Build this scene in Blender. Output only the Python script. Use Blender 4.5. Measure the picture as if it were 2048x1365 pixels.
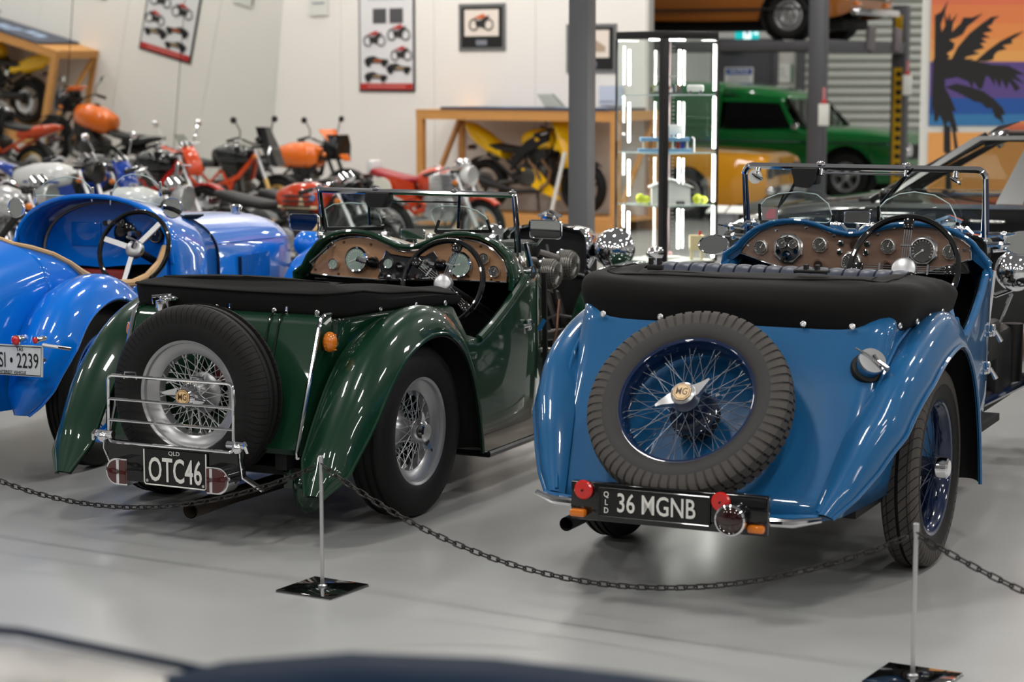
import bpy, bmesh, math, random
from math import sin, cos, pi, radians, sqrt, atan2
from mathutils import Vector as V, Matrix
random.seed(7)
for o in list(bpy.data.objects): bpy.data.objects.remove(o)
SC = bpy.context.scene
COL = SC.collection

# ---------------- camera, world, exposure ----------------
CAM_H = 1.73
PITCH = math.atan(532.5 / 4200)
cd = bpy.data.cameras.new('camera'); cam = bpy.data.objects.new('camera', cd); COL.objects.link(cam)
cam.location = (0, 0, CAM_H); cam.rotation_euler = (pi/2 - PITCH, 0, 0)
cd.sensor_width = 36; cd.lens = 4200 / 2048 * 36; cd.clip_start = .05; cd.clip_end = 200
cd.dof.use_dof = True; cd.dof.focus_distance = 8.1; cd.dof.aperture_fstop = 3.1
SC.camera = cam
SC.view_settings.view_transform = 'Standard'; SC.view_settings.look = 'None'
SC.view_settings.gamma = 1; SC.view_settings.use_curve_mapping = False
SC.view_settings.exposure = 0.0
W = bpy.data.worlds.new('hall'); SC.world = W; W.use_nodes = True
W.node_tree.nodes['Background'].inputs[0].default_value = (.75, .8, .85, 1)
W.node_tree.nodes['Background'].inputs[1].default_value = .25
LAMP = 62.0        # radiance of the ceiling panels

# ---------------- materials ----------------
def S(r, g, b):
    f = lambda c: (c/255/12.92 if c/255 <= .04045 else ((c/255+.055)/1.055)**2.4)
    return (f(r), f(g), f(b), 1)
MATS = {}
def mat(name, col, rough=.5, metal=0, coat=0, spec=.5, emit=None, es=0, alpha=1, trans=0, noise=None, bump=None, ior=1.45):
    """noise=(scale, amount, detail, stretch) varies colour; bump=(scale, strength)"""
    if name in MATS: return MATS[name]
    m = bpy.data.materials.new(name); m.use_nodes = True
    nt = m.node_tree; b = nt.nodes['Principled BSDF']
    b.inputs['Base Color'].default_value = col
    b.inputs['Roughness'].default_value = rough; b.inputs['Metallic'].default_value = metal
    b.inputs['Coat Weight'].default_value = coat; b.inputs['Coat Roughness'].default_value = .03
    b.inputs['Specular IOR Level'].default_value = spec; b.inputs['IOR'].default_value = ior
    b.inputs['Transmission Weight'].default_value = trans; b.inputs['Alpha'].default_value = alpha
    if emit: b.inputs['Emission Color'].default_value = emit; b.inputs['Emission Strength'].default_value = es
    if noise or bump: tc = nt.nodes.new('ShaderNodeTexCoord')
    if noise:
        mp = nt.nodes.new('ShaderNodeMapping'); n = nt.nodes.new('ShaderNodeTexNoise'); r = nt.nodes.new('ShaderNodeMixRGB')
        mp.inputs['Scale'].default_value = noise[3] if len(noise) > 3 else (1, 1, 1)
        n.inputs['Scale'].default_value = noise[0]; n.inputs['Detail'].default_value = noise[2] if len(noise) > 2 else 3
        a = noise[1]
        r.inputs[1].default_value = tuple(c*(1-a) for c in col[:3])+(1,); r.inputs[2].default_value = tuple(min(1, c*(1+a)) for c in col[:3])+(1,)
        nt.links.new(tc.outputs['Object'], mp.inputs[0]); nt.links.new(mp.outputs[0], n.inputs['Vector'])
        nt.links.new(n.outputs['Fac'], r.inputs[0]); nt.links.new(r.outputs[0], b.inputs['Base Color'])
    if bump:
        n2 = nt.nodes.new('ShaderNodeTexNoise'); bp = nt.nodes.new('ShaderNodeBump')
        n2.inputs['Scale'].default_value = bump[0]; bp.inputs['Strength'].default_value = bump[1]; bp.inputs['Distance'].default_value = .01
        nt.links.new(tc.outputs['Object'], n2.inputs['Vector']); nt.links.new(n2.outputs['Fac'], bp.inputs['Height']); nt.links.new(bp.outputs[0], b.inputs['Normal'])
    MATS[name] = m
    return m
def paint(name, rgb, **k): return mat(name, S(*rgb), rough=k.pop('rough', .35), coat=1, spec=.15, **k)
CHROME = mat('chrome', (.82, .82, .84, 1), .06, 1)
STEEL = mat('satin_steel', (.62, .62, .63, 1), .28, 1)
SILVERPAINT = mat('silver_paint', (.42, .42, .43, 1), .32, .75)
BLACKPAINT = paint('black_gloss_paint', (12, 12, 13), rough=.25)
BLACKMAT = mat('black_matt', S(17, 17, 17), .6)
DARK = mat('dark_interior', S(14, 13, 13), .8)
RUBBER = mat('tyre_rubber', S(21, 20, 20), .62, spec=.3, bump=(220, .08))
RUBBERDULL = mat('tyre_rubber_dull', S(70, 66, 63), .68, spec=.3, noise=(9, .16, 4), bump=(260, .08))
CLOTH = mat('black_hood_cloth', S(22, 20, 19), .78, spec=.25, noise=(5, .2, 3), bump=(900, .06))
CLOTHG = mat('black_hood_cloth_plain', S(20, 20, 20), .85, spec=.2, noise=(6, .12, 3), bump=(900, .06))
def glassmat(name, tint=(1, 1, 1, 1), mixv=.86, rough=0.0):
    """thin clear sheet: mostly straight-through, with a fresnel reflection"""
    m = bpy.data.materials.new(name); m.use_nodes = True; nt = m.node_tree
    for n in list(nt.nodes): nt.nodes.remove(n)
    out = nt.nodes.new('ShaderNodeOutputMaterial'); t = nt.nodes.new('ShaderNodeBsdfTransparent'); g = nt.nodes.new('ShaderNodeBsdfGlossy')
    lw = nt.nodes.new('ShaderNodeLayerWeight'); lw.inputs[0].default_value = .5; pw = nt.nodes.new('ShaderNodeMath'); pw.operation = 'POWER'; pw.inputs[1].default_value = 5
    fr = nt.nodes.new('ShaderNodeMath'); fr.operation = 'MULTIPLY_ADD'; fr.inputs[1].default_value = .95; fr.inputs[2].default_value = .035; mx = nt.nodes.new('ShaderNodeMixShader')
    nt.links.new(lw.outputs['Facing'], pw.inputs[0]); nt.links.new(pw.outputs[0], fr.inputs[0])
    t.inputs[0].default_value = tint; g.inputs['Roughness'].default_value = rough; g.inputs[0].default_value = (.9, .92, .92, 1)
    nt.links.new(fr.outputs[0], mx.inputs[0]); nt.links.new(t.outputs[0], mx.inputs[1]); nt.links.new(g.outputs[0], mx.inputs[2]); nt.links.new(mx.outputs[0], out.inputs[0])
    MATS[name] = m; return m
GLASS = glassmat('clear_glass', (.96, .98, .97, 1)); GLASSEDGE = mat('glass_edge', S(175, 190, 186), .2)
CARGLASS = glassmat('tinted_glass', (.55, .6, .58, 1))
MIRROR = mat('mirror_glass', (.80, .82, .80, 1), .02, 1)
REDLENS = mat('red_lens', S(178, 22, 16), .12, coat=1, emit=S(200, 20, 12), es=.12)
DREDLENS = mat('dark_red_lens', S(66, 12, 9), .12, coat=1)
AMBER = mat('amber_lens', S(206, 110, 14), .15, coat=1)
WHITE = mat('white_print', S(214, 214, 208), .5)

# ---------------- mesh builder ----------------
class MB:
    def __init__(s): s.v = []; s.f = []; s.m = []; s.c = 0
    def add(s, vs, fs):
        b = len(s.v); s.v += [tuple(p) for p in vs]; s.f += [tuple(b+i for i in f) for f in fs]; s.m += [s.c]*len(fs); return s
    def mat(s, i): s.c = i; return s
    def box(s, c, d, R=None):
        x, y, z = [k/2 for k in d]; vs = [V((i*x, j*y, k*z)) for i in (-1, 1) for j in (-1, 1) for k in (-1, 1)]
        if R: vs = [R @ p for p in vs]
        return s.add([p+V(c) for p in vs], [(0, 1, 3, 2), (4, 6, 7, 5), (0, 4, 5, 1), (2, 3, 7, 6), (0, 2, 6, 4), (1, 5, 7, 3)])
    def rbox(s, c, d, r=.01, R=None, seg=2):
        bm = bmesh.new(); bmesh.ops.create_cube(bm, size=1)
        for p in bm.verts: p.co = V((p.co.x*d[0], p.co.y*d[1], p.co.z*d[2]))
        bmesh.ops.bevel(bm, geom=list(bm.edges), offset=min(r, min(d)*.49), segments=seg, profile=.5, affect='EDGES')
        bm.verts.index_update()
        vs = [(R @ p.co if R else p.co)+V(c) for p in bm.verts]; fs = [[q.index for q in f.verts] for f in bm.faces]; bm.free()
        return s.add(vs, fs)
    def bar(s, a, b, w, h, up=(0, 0, 1)):
        a, b = V(a), V(b); d = b-a; L = d.length; x = d.normalized(); u = V(up)
        if abs(x.dot(u)) > .98: u = V((0, 1, 0))
        y = u.cross(x).normalized(); z = x.cross(y); R = Matrix((x, y, z)).transposed()
        return s.box((a+b)/2, (L, w, h), R)
    def tube(s, pts, r=.01, n=8, closed=False, cap=True):
        P = [V(p) for p in pts]; k = len(P); rr = r if isinstance(r, (list, tuple)) else [r]*k
        rings = []; nrm = None
        for i in range(k):
            if closed: t = P[(i+1) % k]-P[i-1]
            else: t = P[min(i+1, k-1)]-P[max(i-1, 0)]
            t = t.normalized() if t.length > 1e-9 else V((0, 0, 1))
            if nrm is None:
                nrm = t.orthogonal().normalized()
            nrm = (nrm-t*nrm.dot(t))
            nrm = nrm.normalized() if nrm.length > 1e-6 else t.orthogonal().normalized()
            bn = t.cross(nrm)
            rings.append([P[i]+(nrm*cos(2*pi*j/n)+bn*sin(2*pi*j/n))*rr[i] for j in range(n)])
        vs = [p for q in rings for p in q]; fs = []
        for i in range(k if closed else k-1):
            a, b = i*n, ((i+1) % k)*n
            for j in range(n): fs.append((a+j, a+(j+1) % n, b+(j+1) % n, b+j))
        if cap and not closed: fs += [tuple(range(n-1, -1, -1)), tuple((k-1)*n+j for j in range(n))]
        return s.add(vs, fs)
    def cyl(s, a, b, r0, r1=None, n=16): return s.tube([a, b], [r0, r0 if r1 is None else r1], n)
    def lathe(s, prof, o=(0, 0, 0), ax=(0, 0, 1), n=24, a0=0, a1=2*pi):
        ax = V(ax).normalized(); u = ax.orthogonal().normalized(); w = ax.cross(u); o = V(o); full = abs(a1-a0-2*pi) < 1e-6; m = n if full else n+1
        vs = []; fs = []; k = len(prof)
        for j in range(m):
            t = a0+(a1-a0)*j/n; d = u*cos(t)+w*sin(t)
            vs += [o+d*r+ax*h for r, h in prof]
        for j in range(n):
            a, b = j*k, ((j+1) % m)*k
            for i in range(k-1): fs.append((a+i, b+i, b+i+1, a+i+1))
        return s.add(vs, fs)
    def sph(s, c, r, n=16, R=None):
        rx, ry, rz = r if isinstance(r, (tuple, list)) else (r, r, r); vs = []; fs = []; m = n//2
        for i in range(m+1):
            p = pi*i/m
            for j in range(n):
                q = V((rx*sin(p)*cos(2*pi*j/n), ry*sin(p)*sin(2*pi*j/n), rz*cos(p)))
                vs.append((R @ q if R else q)+V(c))
        for i in range(m):
            for j in range(n): fs.append((i*n+j, (i+1)*n+j, (i+1)*n+(j+1) % n, i*n+(j+1) % n))
        return s.add(vs, fs)
    def grid(s, rows, cu=False, cv=False):
        k = len(rows[0]); vs = [p for r in rows for p in r]; fs = []; R = len(rows)
        for i in range(R if cv else R-1):
            for j in range(k if cu else k-1):
                a, b = i*k, ((i+1) % R)*k; fs.append((a+j, a+(j+1) % k, b+(j+1) % k, b+j))
        return s.add(vs, fs)
    def loft(s, rings, cap=True):
        n = len(rings[0]); b = len(s.v); s.grid(rings, cu=True)
        if cap:
            s.f += [tuple(b+j for j in range(n-1, -1, -1)), tuple(b+(len(rings)-1)*n+j for j in range(n))]; s.m += [s.c, s.c]
        return s
    def prism(s, pts, fn, h0, h1):
        n = len(pts); vs = [fn(a, b, h0) for a, b in pts]+[fn(a, b, h1) for a, b in pts]
        return s.add(vs, [tuple(range(n-1, -1, -1)), tuple(range(n, 2*n))]+[(i, (i+1) % n, n+(i+1) % n, n+i) for i in range(n)])
    def mesh(s, name, mats, smooth=True, ang=35):
        me = bpy.data.meshes.new(name); me.from_pydata(s.v, [], s.f)
        for m in (mats if isinstance(mats, (list, tuple)) else [mats]): me.materials.append(m)
        me.polygons.foreach_set('material_index', s.m)
        bm = bmesh.new(); bm.from_mesh(me); bmesh.ops.remove_doubles(bm, verts=bm.verts, dist=1e-5); bmesh.ops.recalc_face_normals(bm, faces=bm.faces); bm.to_mesh(me); bm.free()
        if smooth:
            me.polygons.foreach_set('use_smooth', [True]*len(me.polygons))
            me.set_sharp_from_angle(angle=radians(ang))
        return me

def thing(name, label, cat, loc=(0, 0, 0), rz=0, group=None):
    o = bpy.data.objects.new(name, None); COL.objects.link(o); o.empty_display_size = .1
    o.location = loc; o.rotation_euler = (0, 0, rz); o['label'] = label; o['category'] = cat
    if group: o['group'] = group
    return o
def tag(o, label, cat, group=None):
    o['label'] = label; o['category'] = cat
    if group: o['group'] = group
    return o
def part(name, mb, mats, parent=None, M=None, label=None, smooth=True, ang=35, sub=0, solid=0, kind=None):
    me = mb if isinstance(mb, bpy.types.Mesh) else mb.mesh(name, mats, smooth, ang)
    o = bpy.data.objects.new(name, me); COL.objects.link(o)
    if parent: o.parent = parent
    if M is not None: o.matrix_local = M
    if label: o['label'] = label
    if kind: o['kind'] = kind
    if solid:
        md = o.modifiers.new('solid', 'SOLIDIFY'); md.thickness = abs(solid); md.offset = -1 if solid > 0 else 1
    if sub:
        md = o.modifiers.new('sub', 'SUBSURF'); md.levels = sub; md.render_levels = sub
    return o
def dup(root, loc=None, rz=None, label=None, M=None):
    def cp(o, par):
        c = o.copy(); COL.objects.link(c)
        if par: c.parent = par
        for ch in list(o.children): cp(ch, c)
        return c
    r = cp(root, root.parent)
    if M is not None: r.matrix_local = M
    if loc is not None: r.location = loc
    if rz is not None: r.rotation_euler = (0, 0, rz)
    if label: r['label'] = label
    return r
def frame(o, x, y, z):  # matrix from origin and axes
    m = Matrix((V(x), V(y), V(z))).transposed().to_4x4(); m.translation = V(o); return m
def catmull(P, n=6, closed=False):
    P = [V(p) for p in P]; out = []; k = len(P)
    for i in range(k if closed else k-1):
        p0 = P[i-1] if (i > 0 or closed) else P[0]*2-P[1]; p1 = P[i]; p2 = P[(i+1) % k]; p3 = P[(i+2) % k] if (i+2 < k or closed) else P[-1]*2-P[-2]
        for j in range(n):
            t = j/n; out.append(.5*((2*p1)+(p2-p0)*t+(2*p0-5*p1+4*p2-p3)*t*t+(3*p1-p0-3*p2+p3)*t**3))
    if not closed: out.append(P[-1])
    return out
def interp(tab, x):
    if x <= tab[0][0]: return tab[0][1]
    for (a, p), (b, q) in zip(tab, tab[1:]):
        if x <= b: return p+(q-p)*(x-a)/(b-a)
    return tab[-1][1]
_fonts = {}
def text_mb(mb, s, fn, size=.1, sx=1, bold=0, h=.002, align='CENTER', h0=0):
    """letters as thin raised shapes; fn(a, b, h) maps the text plane into the scene"""
    cu = bpy.data.curves.new('lettering', 'FONT'); cu.body = s; cu.size = size; cu.align_x = align; cu.align_y = 'CENTER'; cu.offset = bold; cu.resolution_u = 3
    o = bpy.data.objects.new('lettering', cu); COL.objects.link(o); bpy.context.view_layer.update()
    me = o.to_mesh(); vs = [p.co.copy() for p in me.vertices]; fs = [tuple(p.vertices) for p in me.polygons]; o.to_mesh_clear()
    bpy.data.objects.remove(o); bpy.data.curves.remove(cu)
    mb.add([fn(p.x*sx, p.y, h0+h) for p in vs], fs)
    return mb
def yzx(X):  # plane facing -X (rear): a = to the right seen from behind (-Y), b = up
    return lambda a, b, h: V((X-h, -a, b))
# ---------------- setting ----------------
def struct(o): o['kind'] = 'structure'; return o
FLOORM = mat('grey_floor_paint', (.345, .348, .342, 1), .32, coat=.22, noise=(.55, .10, 5, (1, 3.2, 1)), bump=(160, .03))
WALLM = mat('white_wall_panel', (.80, .765, .725, 1), .45, noise=(.4, .02, 2))
GREYWALL = mat('grey_wall', (.30, .30, .30, 1), .7)
CEILM = mat('ceiling_grey', (.36, .36, .37, 1), .8)
FLOORM.node_tree.nodes['Principled BSDF'].inputs['Coat Roughness'].default_value = .16
f = MB(); f.add([(-22, -12, 0), (18, -12, 0), (18, 36, 0), (-22, 36, 0)], [(0, 1, 2, 3)])
struct(part('floor', f, FLOORM))
f = MB(); f.add([(-22, -12, 6.6), (18, -12, 6.6), (18, 36, 6.6), (-22, 36, 6.6)], [(3, 2, 1, 0)])
struct(part('ceiling', f, CEILM))
# back wall: joined insulated panels, turned 35.8 degrees to the picture
WPHI = radians(35.8); WN = V((sin(WPHI), cos(WPHI), 0)); WA = V((cos(WPHI), -sin(WPHI), 0)); WC = V((-2.90, 26.92, 0))
def wallpt(s, z, d=0): return WC+WA*s+V((0, 0, z))-WN*d
RW = Matrix((WA, WN, V((0, 0, 1)))).transposed()
m = MB(); m.box(wallpt(2.4, 3.3, -.12), (6.04, .1, 6.6), RW)
wb = struct(part('wall_back', m, mat('wall_joint', (.30, .29, .27, 1), .8)))
for a, b in ((-.6, .953), (.959, 2.423), (2.429, 3.913), (3.919, 5.42)):
    m = MB(); m.box(wallpt((a+b)/2, 3.3, -.03), (b-a, .07, 6.6), RW); part('panel', m, WALLM, wb)
# left wall of leaning mirror panels, 1.87 m wide, from the corner towards the camera
MAZ, MT = radians(-32.49), radians(-7.08)
MN = V((cos(MT)*cos(MAZ), cos(MT)*sin(MAZ), sin(MT))); MH = V((-sin(MAZ), cos(MAZ), 0)); MV = (V((0, 0, 1))-MN*MN.z).normalized()
M0 = V((-2.885, 26.915, 2.67))-MV*(2.67/MV.z)
RM = Matrix((MH, MV, MN)).transposed()
m = MB(); m.box(M0-MH*9.3+MV*2.3-MN*.09, (18.6, 4.7, .1), RM)
wl = struct(part('wall_left', m, BLACKMAT))
for i in range(9):
    m = MB(); m.box(M0-MH*(1.87*(i+.5))+MV*2.3-MN*.02, (1.858, 4.6, .03), RM); part('mirror_panel', m, MIRROR, wl, label='tall leaning mirror panel' if i == 0 else None)
# far wall, side walls behind the camera
def wallbox(name, a, b, z0, z1, mt, t=.12):
    a, b = V(a), V(b); m = MB(); m.bar(a+V((0, 0, (z0+z1)/2)), b+V((0, 0, (z0+z1)/2)), t, z1-z0); return struct(part(name, m, mt))
FARW = mat('far_wall_white', (.62, .60, .56, 1), .6)
wf = wallbox('wall_far', (-6, 34.3, 0), (4.71, 34.3, 0), 0, 6.6, FARW)
wallbox('wall_far_side', (7.9, 34.3, 0), (18, 34.3, 0), 0, 6.6, FARW)
wallbox('wall_right', (17.9, -12, 0), (17.9, 34.3, 0), 0, 6.6, GREYWALL)
wallbox('wall_front', (-22, -11.9, 0), (18, -11.9, 0), 0, 6.6, GREYWALL)
wallbox('wall_left_front', (-21.8, -12, 0), (-13.2, 11.2, 0), 0, 6.6, GREYWALL)
m = MB(); e = M0-MH*9.3-MN*.4; wallbox('wall_left_upper', tuple((M0-MN*.45)[:2])+(0,), tuple((M0-MH*19-MN*.45)[:2])+(0,), 0, 6.6, WALLM)
# roller door (door_2) of curved slats and dark personnel door (door_1)
SLAT = mat('roller_door_grey', S(176, 178, 170), .5, .1)
m = MB(); m.box((6.3, 34.38, 2.6), (3.3, .03, 5.2)); rd = struct(part('door_2', m, mat('door_back', S(90, 92, 88), .7)))
sl = MB(); sl.grid([[(x, -.055*sin(pi*k/6)**.7, .131*k/6) for k in range(7)] for x in (-1.6, 1.6)]); slm = sl.mesh('slat', SLAT)
for i in range(38): part('slat', slm, None, rd, Matrix.Translation((6.3, 34.33, .02+i*.137)))
DG = mat('door_grey', S(74, 74, 78), .5)
for x in (4.66, 7.92):
    m = MB(); m.box((x, 34.2, 2.6), (.14, .14, 5.2)); part('track', m, DG, rd)
m = MB(); m.box((3.78, 34.19, 1.1), (.86, .06, 2.2)); d1 = struct(part('door_1', m, mat('door_dark', S(66, 66, 72), .45)))
m = MB(); m.box((3.31, 34.18, 1.15), (.09, .1, 2.3)).box((4.25, 34.18, 1.15), (.09, .1, 2.3)).box((3.78, 34.18, 2.27), (1.03, .1, .09)); part('door_frame', m, DG, d1)
m = MB(); m.rbox((3.55, 34.1, 2.13), (.34, .08, .06), .01); part('door_closer', m, STEEL, d1)
m = MB(); m.box((4.08, 34.12, 1.02), (.13, .05, .03)); part('handle', m, STEEL, d1)
sg = thing('notice_sign', 'white notice sign with blue header on the dark far door', 'sign', (3.66, 34.15, 1.70))
m = MB(); m.rbox((0, 0, 0), (.46, .015, .30), .006); part('board', m, WHITE, sg)
m = MB(); m.box((0, -.009, .085), (.42, .006, .10)); part('header', m, mat('sign_blue', S(28, 66, 140), .4), sg)
part('lettering', text_mb(MB(), 'NOTICE', lambda a, b, h: V((a, -.012-h, b+.085)), .085, 1, .001), WHITE, sg)
m = MB(); [m.box((0, -.009, .01-.035*i), (.36, .004, .012)) for i in range(4)]; part('text_lines', m, mat('print_grey', S(120, 125, 135), .6), sg)
nt = thing('wall_chart', 'pale paper floor plan with green edge on the far wall beside the door', 'poster', (4.36, 34.2, 1.76))
m = MB(); m.box((0, 0, 0), (.28, .01, .30)); part('sheet', m, WHITE, nt)
m = MB(); m.box((.16, 0, 0), (.035, .012, .30)); part('green_edge', m, mat('sheet_green', S(70, 120, 80), .6), nt)
m = MB()
for q in ((-.05, .06, .12, .01), (-.05, -.02, .12, .01), (-.1, .02, .01, .09), (.03, .03, .01, .12), (.06, -.06, .08, .01)): m.box((q[0], -.007, q[1]), (q[2], .004, q[3]))
part('drawing', m, mat('print_grey', S(120, 125, 135), .6), nt)
# exit sign (running figure and arrow on teal, back lit)
ex = thing('exit_sign', 'teal lit exit sign with white running figure above the far door', 'sign', (3.70, 33.4, 2.38))
m = MB(); m.rbox((0, 0, 0), (.38, .05, .18), .01); part('box', m, mat('exit_teal', S(18, 165, 165), .4, emit=S(10, 190, 190), es=.75), ex)
LITW = mat('exit_white', S(230, 245, 245), .4, emit=S(225, 245, 250), es=1.2)
m = MB(); m.box((.0, -.027, 0), (.12, .004, .17)); part('lit_panel', m, LITW, ex)
m = MB(); TE = lambda a, b, h: V((a, -.03-h, b)); k = [(cos(i*pi/5)*.015, sin(i*pi/5)*.015+.055) for i in range(10)]
m.prism(k, TE, 0, .003); m.prism([(-.02, .035), (.012, .035), (.018, .0), (.042, -.03), (.03, -.038), (.005, -.012), (-.018, -.045), (-.04, -.06), (-.042, -.048), (-.022, -.03), (-.012, 0), (-.034, .005), (-.034, .018)], TE, 0, .003)
part('running_figure', m, mat('exit_green', S(20, 140, 140), .4), ex)
m = MB(); m.prism([(.10, .012), (.14, .012), (.14, .035), (.175, 0), (.14, -.035), (.14, -.012), (.10, -.012)], TE, 0, .003); part('arrow', m, LITW, ex)
m = MB(); m.cyl((-.12, 0, .08), (-.12, 0, 4.2), .006, n=6).cyl((.12, 0, .08), (.12, 0, 4.2), .006, n=6); part('hanger', m, STEEL, ex)
# steel column
c = thing('steel_column', 'dark grey square steel column in front of the wooden crate', 'column', (.497, 15.0, 0), radians(-23))
m = MB(); m.rbox((0, 0, 3.3), (.152, .16, 6.6), .012); part('shaft', m, mat('column_grey', S(88, 88, 90), .45), c)
m = MB(); m.box((0, 0, .01), (.3, .3, .02)); part('base_plate', m, DG, c)
# ceiling lamps: long LED panels in rows
LM = mat('lamp_panel', (1, 1, 1, 1), .5, emit=(1, .975, .935, 1), es=LAMP)
LH = mat('lamp_housing', S(200, 200, 200), .4)
hm = MB().rbox((0, 0, .05), (1.20, .58, .08), .01).mesh('housing', LH); pm = MB().add([(-.55, -.24, 0), (.55, -.24, 0), (.55, .24, 0), (-.55, .24, 0)], [(3, 2, 1, 0)]).mesh('diffuser', LM)
RL = radians(60)
for i in range(-3, 6):
    for j in range(-5, 6):
        p = V((1, 11, 0))+V((cos(RL), sin(RL), 0))*(i*5.6)+V((sin(RL), -cos(RL), 0))*(j*4.4)
        if not (-19 < p.x < 16.5 and -10.5 < p.y < 33): continue
        if (p-M0).dot(MN) < .8: continue
        t = thing('ceiling_lamp', 'long white LED ceiling panel hung over the exhibition hall', 'ceiling lamp', (p.x, p.y, 6.2), RL, 'LED panels under the hall roof')
        part('housing', hm, None, t); part('diffuser', pm, None, t)
        m = MB(); m.cyl((0, 0, .08), (0, 0, .4), .008, n=6); part('hanger', m, STEEL, t)
# wall washers: a row of tilted lamps lighting the back wall and the bikes in the corner
wm = MB().rbox((0, 0, .04), (.9, .34, .07), .01).mesh('housing', LH); wd = MB().add([(-.42, -.14, 0), (.42, -.14, 0), (.42, .14, 0), (-.42, .14, 0)], [(3, 2, 1, 0)]).mesh('diffuser', mat('washer_panel', (1, 1, 1, 1), .5, emit=(1, .955, .89, 1), es=58))
for k in range(5):
    p = wallpt(-.4+1.75*k, 5.6, 2.6)
    t = thing('wall_washer', 'tilted white lamp under the roof aimed at the back wall', 'ceiling lamp', p, -WPHI, 'lamps aimed at the back wall'); t.rotation_euler = (radians(38), 0, -WPHI)
    part('housing', wm, None, t); part('diffuser', wd, None, t); m = MB(); m.cyl((0, 0, .08), (0, -.62, .88), .01, n=6); part('hanger', m, STEEL, t)
OCTB = mat('bright_bezel', (.86, .85, .83, 1), .22, 1)
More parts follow.
